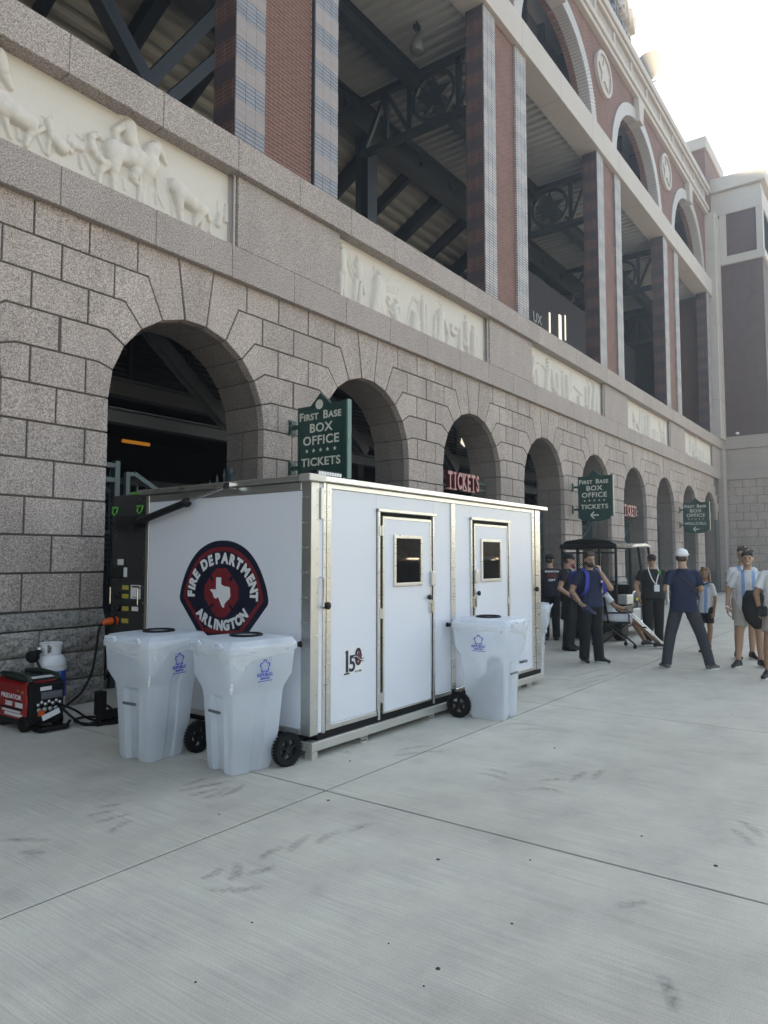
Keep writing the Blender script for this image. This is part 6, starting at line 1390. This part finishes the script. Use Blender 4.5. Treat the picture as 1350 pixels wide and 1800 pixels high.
        if sole:
            m_ = MB(); o = []
            for j in range(20):
                a = 2*math.pi*j/20; u = math.cos(a)*.135+.055; v_ = math.sin(a)*(.050 if math.cos(a) > 0 else .044); p_ = base+f*u*s+r_*v_*s; o.append((p_.x, p_.y))
            m_.prism(o, XY(base.z+.002), 0, .026*s); m_.build('sole', SOLE, so)
    return g, V, s
def cloth_strap(g, pts, w, mat, name='strap'):
    mb = MB(); pts = [Vector(p) for p in spline(pts, 6)]
    for i in range(len(pts)-1): mb.beam(pts[i], pts[i+1]+(pts[i+1]-pts[i])*.15, w, .008, up=(0,-1,.2))
    return mb.build(name, mat, g)
navy_t = cloth('dark_navy_cotton', (.010,.012,.022)); black_t = cloth('black_cotton', (.010,.010,.012)); bluep = cloth('navy_blue_polo', (.008,.017,.050)); char_p = cloth('charcoal_trousers', (.035,.038,.048)); blk_p = cloth('black_trousers', (.008,.008,.010))
fair = (.42,.25,.17); tan = (.30,.16,.095); pink = (.46,.24,.18)
capk = cloth('black_cap', (.010,.010,.012)); capm = cloth('dark_maroon_cap', (.035,.020,.024)); capw = M('white_cap', (.74,.75,.78), .6, var=.05)
rad = math.radians
# 1 firefighter seen from behind at the shed end
g, V, s = person('person seen from behind in a dark shirt with red back print, by the shed end', (13.8, 6.0, 0), rad(128), 1.75, pink, 1.08, dict(elL=(.29,.05,1.14), elR=(-.29,.05,1.14), wrL=(.16,-.14,1.0), wrR=(-.16,-.14,1.0), hdL=(-.6,-.6,-.2), hdR=(.6,-.6,-.2)), navy_t, .6, blk_p, hair='under_cap', hat=(capk, -1), head_rz=rad(-40), sole=False)
for body, size, z, mt in (('ARLINGTON', .050, 1.40, MAT['white']), ('FIRE', .115, 1.31, MAT['crimson']), ('DEPT', .060, 1.225, MAT['white'])):
    me = text_me(body, size, .003, .002, 1.0); me.transform(Matrix.Translation((0, .158, z)) @ Matrix(((-1,0,0,0),(0,0,1,0),(0,1,0,0),(0,0,0,1)))); ob('back_print', me, mt, g)
mb = MB(); mb.ring([(.185*math.cos(t), .145*math.sin(t)) for t in np.linspace(0, 6.283, 24, False)], [(.165*math.cos(t), .125*math.sin(t)) for t in np.linspace(0, 6.283, 24, False)], XY(.98), 0, .045); mb.build('belt', MAT['plastic'], g)
mb = MB(); mb.box(-.22, -.16, -.05, .05, .86, 1.0); mb.box(.16, .22, -.05, .05, .86, 1.0); mb.build('belt_pouch', MAT['plastic'], g, bevel=.01)
# 2 officer
g, V, s = person('person in black polo and dark cap standing hands at belt behind the bearded person', (12.5, 5.07, 0), rad(5), 1.76, pink, 1.1, dict(elR=(-.30,.08,1.12), wrR=(-.16,-.16,.93), elL=(.28,.03,1.12), wrL=(.12,-.17,.93), hdR=(.6,-.5,-.4), hdL=(-.6,-.5,-.4)), black_t, .55, blk_p, hair='under_cap', hat=(capk, -1), glasses=True, head_rz=rad(25), sole=False)
cloth_strap(g, [(-.07,-.06,1.49), (-.05,-.14,1.36), (-.02,-.15,1.2)], .02, MAT['paper'], 'lanyard'); mb = MB(); mb.box(-.20, -.14, -.06, .06, .78, .98); mb.build('belt_pouch', MAT['plastic'], g, bevel=.01)
mb = MB(); mb.ell((-.02,-.105,1.52), (.05,.03,.04)); mb.build('red_neck_gaiter', MAT['crimson'], g, smooth=True)
# 3 bearded person with blue backpack
g, V, s = person('bearded person with blue backpack, hand on chin and a cap in the other hand', (11.2, 4.19, 0), rad(-38), 1.76, fair, 1.16, dict(elL=(.27,-.16,1.18), wrL=(.09,-.17,1.43), hdL=(-.25,.02,1), pmL=(-.5,.8,0), elR=(-.30,.05,1.13), wrR=(-.27,-.17,.95), hdR=(.2,-.5,-.7), curl=.7, anL=(.13,-.02,.09), anR=(-.09,.06,.09), ftL=(.5,-1,0), ftR=(-.2,-1,0)), bluep, .62, blk_p, hair='fringe', beard=True, head_rz=rad(-8))
mb = MB(); mb.box(-.19, .19, .13, .36, 1.0, 1.46); bp = mb.build('backpack', M('blue_backpack_nylon', (.012,.030,.30), .55, var=.2, scale=8), g, bevel=.07, seg=4)
for x in (-.12, .13): cloth_strap(g, [(x,.14,1.46), (x,.02,1.50), (x,-.115,1.42), (x*1.15,-.155,1.28), (x*1.4,-.13,1.12), (x*1.5,.1,1.02)], .065, bp.data.materials[0], 'backpack_strap')
mb = MB(); mb.ell((-.20,-.235,.86), (.085,.10,.055), 14, 10, Euler((.5,.3,0))); mb.ell((-.15,-.31,.83), (.07,.07,.010), 12, 6, Euler((.5,.3,0))); mb.build('held_cap', cloth('navy_cap', (.012,.016,.055)), g, smooth=True)
mb = MB(); mb.tube([(-.27,-.16,.965),(-.275,-.175,.955)], .034, 12); mb.build('wrist_watch', MAT['chrome'], g)
mb = MB(); mb.box(.10,.13,-.165,-.155,1.28,1.31); mb.build('shirt_crest', MAT['white'], g)
mb = MB()
for x in (-.034, .034): mb.tube([(x+.026*math.cos(t), -.098, 1.637+.019*math.sin(t)) for t in np.linspace(0, 6.283, 14, False)], .003, 5, closed=True)
mb.tube([(-.009,-.1,1.64),(.009,-.1,1.64)], .003, 5); mb.build('glasses', BLK, g)
# 4 seated person with crutches
g, V, s = person('person in striped jersey and white shorts seated on the rolling chair, leg stretched out', (13.42, 4.55, 0), rad(36.6), 1.72, tan, 1.05,
    dict(pel=(0,.08,.60), chest=(0,.22,.90), neck=(0,.27,1.09), head=(0,.255,1.23), shL=(.18,.25,1.03), shR=(-.18,.25,1.03), elL=(.22,.10,.80), elR=(-.24,.08,.80), wrL=(.17,-.14,.74), wrR=(-.17,-.17,.72), hdL=(-.1,-.8,-.5), hdR=(.1,-.8,-.5), hiL=(.10,.04,.575), hiR=(-.10,.04,.575), knL=(.13,-.36,.53), knR=(-.12,-.36,.52), anL=(.13,-.62,.10), anR=(-.14,-.76,.10), ftL=(.1,-1,.0), ftR=(-.1,-1,.0)), JER, .7, cloth('white_shorts', (.66,.67,.70), var=.06), .78, hair='short', hairm=HAIRK, head_rz=rad(-20), socks=None)
mb = MB()
for q in range(3): mb.beam((-.165+.022*q-.06, .245, 1.105-.012*q), (-.235+.022*q-.01, .20, 1.0-.012*q), .010, .012)
mb.build('shoulder_stripes', MAT['navy'], g)
# 5 black shirt with lanyard in front of the cart
g, V, s = person('person in black shirt and sunglasses wearing a lanyard badge, beside the cart', (14.3, 4.1, 0), rad(-58), 1.74, fair, 1.2, dict(elL=(.30,.06,1.14), wrL=(.26,-.06,.92), elR=(-.30,.06,1.14), wrR=(-.27,-.05,.92)), black_t, .6, blk_p, hair='under_cap', hat=(capm, -1), glasses=True, head_rz=rad(-12), sole=False)
for x in (-1, 1): cloth_strap(g, [(x*.085,-.03,1.50), (x*.09,-.135,1.40), (x*.04,-.165,1.25), (.03,-.17,1.16)], .018, MAT['paper'], 'lanyard')
mb = MB(); mb.box(-.02, .08, -.185, -.175, 1.03, 1.16); mb.build('badge', MAT['paper'], g); mb = MB(); mb.box(.07, .12, -.165, -.13, 1.36, 1.43); mb.build('radio_microphone', MAT['lime'], g, bevel=.008)
# 6 person in a white cap, seen from behind
g, V, s = person('person in white cap, navy shirt and grey trousers seen from behind with legs apart', (11.41, 2.82, 0), rad(112), 1.80, fair, 1.04, dict(hiL=(.085,0,.92), hiR=(-.085,0,.92), knL=(.19,-.01,.50), knR=(-.235,-.02,.50), anL=(.26,.02,.09), anR=(-.34,.02,.09), ftL=(.35,-1,0), ftR=(-.75,-.75,0), elL=(.24,.04,1.16), wrL=(.16,-.20,1.08), elR=(-.25,-.03,1.16), wrR=(-.20,-.24,1.14), hdL=(-.5,-.8,.1), hdR=(.5,-.8,.2)), bluep, .72, char_p, hair='under_cap', hairm=HAIRB, hat=(capw, -1), head_rz=rad(-28), shoe=M('grey_shoe', (.10,.10,.10), .7), shirt_len=.05)
cloth_strap(g, [(.10,.08,1.47), (.02,.145,1.38), (-.10,.168,1.24), (-.19,.12,1.10), (-.21,.0,1.04)], .03, MAT['navy'], 'shoulder_strap')
mb = MB(); mb.box(.215, .235, -.13, .10, 1.0, 1.26); mb.build('held_papers', MAT['paper'], g)
# 7 girl
g, V, s = person('girl with long light brown hair, striped jersey, black shorts and black bag', (13.56, 2.98, 0), rad(-118), 1.49, tan, .92, dict(elL=(.20,.05,1.13), wrL=(.20,.0,.86), elR=(-.20,-.02,1.13), wrR=(-.12,-.16,1.05), anL=(.09,-.05,.09), anR=(-.09,.08,.09)), JER, .8, cloth('black_shorts', (.010,.010,.014)), .72, hair='long', hairm=HAIRL, head_rz=rad(42), socks=black_t, shirt_len=.05)
cloth_strap(g, [(.10,.05,1.24), (.04,-.09,1.20), (-.08,-.135,1.0), (-.17,-.12,.84)], .025, MAT['navy'], 'bag_strap'); mb = MB(); mb.box(-.24,-.10,-.22,-.06,.58,.86); mb.build('shoulder_bag', black_t, g, bevel=.03, seg=3)
# 8 smiling boy in front
g, V, s = person('smiling person with dark fringe and striped jersey holding a black jacket in front', (12.20, 2.06, 0), rad(-78), 1.77, fair, 1.0, dict(elR=(-.27,.03,1.13), wrR=(-.30,-.10,.90), elL=(.26,.02,1.12), wrL=(.27,-.08,.88), knL=(.13,.03,.50), knR=(-.135,-.06,.50), anL=(.15,.12,.09), anR=(-.17,-.08,.09), ftL=(.3,-1,0), ftR=(-.5,-1,0)), JER, .72, cloth('pale_grey_shorts', (.40,.375,.345), var=.08), .74, hair='fringe', hairm=HAIRK, head_rz=rad(0), teeth=True, shirt_len=.02)
mb = MB(); loft(mb, [(.60,.10,-.19,.05,.03), (.72,.06,-.19,.12,.05), (.90,.05,-.19,.16,.07), (1.08,.06,-.20,.15,.07), (1.18,.07,-.19,.11,.05)]); blob(mb, 'held_jacket', black_t, g, .012, 3)
mb = MB(); mb.tube([(-.299,-.09,.915),(-.302,-.105,.895)], .035, 12); mb.tube([(.27,-.07,.91),(.27,-.083,.89)], .036, 12); mb.build('wristband', MAT['paper'], g)
# 9 person behind the boy
g, V, s = person('person in striped jersey standing behind the smiling one with the black jacket', (13.15, 2.29, 0), rad(-62), 1.84, fair, .98, None, JER, .7, cloth('pale_grey_shorts', (.40,.375,.345), var=.08), .74, hair='short', hairm=HAIRB, head_rz=rad(-30))
# 10 person cut by the right edge
g, V, s = person('person in white jersey and tan shorts with black backpack, cut by the right edge', (11.33, 1.53, 0), rad(-98), 1.80, tan, 1.06, dict(elR=(-.28,-.02,1.13), wrR=(-.20,-.17,.93), knL=(.12,.05,.50), knR=(-.12,-.10,.50), anL=(.13,.22,.10), anR=(-.13,-.14,.09)), cloth('white_jersey', (.68,.69,.72), var=.08), .7, cloth('tan_shorts', (.30,.265,.23), var=.1), .74, hair='short', hairm=HAIRK, head_rz=rad(20), shirt_len=.03)
mb = MB(); mb.box(-.19, .19, .12, .36, 1.02, 1.50); mb.build('backpack', black_t, g, bevel=.07, seg=4)
mb = MB(); mb.box(-.22,-.10,-.26,-.13,.86,1.0); mb.build('waist_pouch', black_t, g, bevel=.03)
# ================================================================== FAR WOOD ACROSS THE PLAZA (out of view, added to darken the shed windows)
wd = MB(); rw = random.Random(21)
for q in range(3600):
    x = rw.uniform(-70, 190); z = rw.uniform(.2, 7.5)*rw.uniform(.6, 1); y = -42+rw.uniform(-5, 5)
    r = rw.uniform(.7, 1.9); v = [(x+rw.uniform(-r, r), y+rw.uniform(-r, r), max(.1, z+rw.uniform(-r, r))) for _ in range(4)]
    wd.add(v, [(0,1,2), (0,2,3), (1,2,3), (0,1,3)])
o = wd.build('added_far_wood', M('added_wood_foliage', (.030,.040,.020), .9, var=.4, scale=.6), None, fix=False); o['kind'] = 'stuff'

# ================================================================== CARS PARKED ACROSS THE PLAZA (mirrored in the door windows)
CARP = M('black_car_paint', (.012,.013,.015), .18, var=.05); CARG = M('car_glass', (.02,.024,.028), .05)
def parked_car(label, loc):
    g = thing('parked_car', label, 'car', loc, 0, group='cars parked across the plaza')
    prof = [(-2.3,.35),(-2.35,.75),(-2.2,.98),(-1.9,1.05),(-1.55,1.62),(-1.2,1.72),(.6,1.72),(.95,1.62),(1.45,1.12),(2.2,1.0),(2.38,.8),(2.38,.35)]
    mb = MB(); mb.prism(prof, XZ(0), -.92, .92); mb.build('body', CARP, g, bevel=.06, seg=3)
    for s in (-1, 1):
        for q in ([(-1.72,1.08),(-1.42,1.56),(-.75,1.62),(-.75,1.08)], [(-.68,1.08),(-.68,1.62),(.2,1.62),(.2,1.08)], [(.27,1.08),(.27,1.62),(.72,1.58),(1.25,1.12)]):
            m2 = MB(); m2.prism(q, XZ(0), s*.93, s*.90); m2.build('side_window', CARG, g)
        m2 = MB(); m2.beam((-1.8, s*.935, 1.065), (1.35, s*.935, 1.065), .012, .022); m2.tube([(-1.8,s*.935,1.07),(-1.48,s*.935,1.60),(-1.1,s*.935,1.66),(.6,s*.935,1.66),(.85,s*.935,1.58),(1.35,s*.935,1.1)], .012, 6); m2.build('chrome_trim', MAT['chrome'], g)
        for x in (-1.45, 1.45):
            m2 = MB(); m2.lathe([(.2,-.11),(.33,-.11),(.36,-.08),(.36,.08),(.33,.11),(.2,.11)], (x, s*.84, .36), 24, 'Y'); w = m2.build('wheel', MAT['rubber'], g, smooth=True)
            m2 = MB(); m2.lathe([(.0,s*.09),(.2,s*.11),(.23,s*.08)], (x, s*.84, .36), 16, 'Y', caps=False); m2.build('rim', MAT['alu'], w, smooth=True)
        m2 = MB(); m2.box(2.33, 2.40, s*.85-.12*s, s*.85+.03*s, .72, .86); m2.build('headlight', MAT['white'], g, bevel=.02)
parked_car('black parked car mirrored in the nearer door window of the shed', (21.5, -7.0, 0))
parked_car('black parked car mirrored in the farther door window of the shed', (28.4, -7.2, 0))
# ================================================================== AIR: volume added to imitate lens glare at upper right
hz = MB(); hz.box(-420, 420, -420, 420, -1.2, 25.5); ho = hz.build('glare_haze', None, None); ho['kind'] = 'stuff'
hm = bpy.data.materials.new('glare_haze_air'); hm.use_nodes = True; hn = hm.node_tree.nodes; hl = hm.node_tree.links
hn.remove(hn['Principled BSDF']); pv = hn.new('ShaderNodeVolumePrincipled'); pv.inputs['Color'].default_value = (.92, .92, .95, 1)
pv.inputs['Density'].default_value = .0045; pv.inputs['Anisotropy'].default_value = .68; hl.new(pv.outputs[0], hn['Material Output'].inputs['Volume']); ho.data.materials.append(hm)
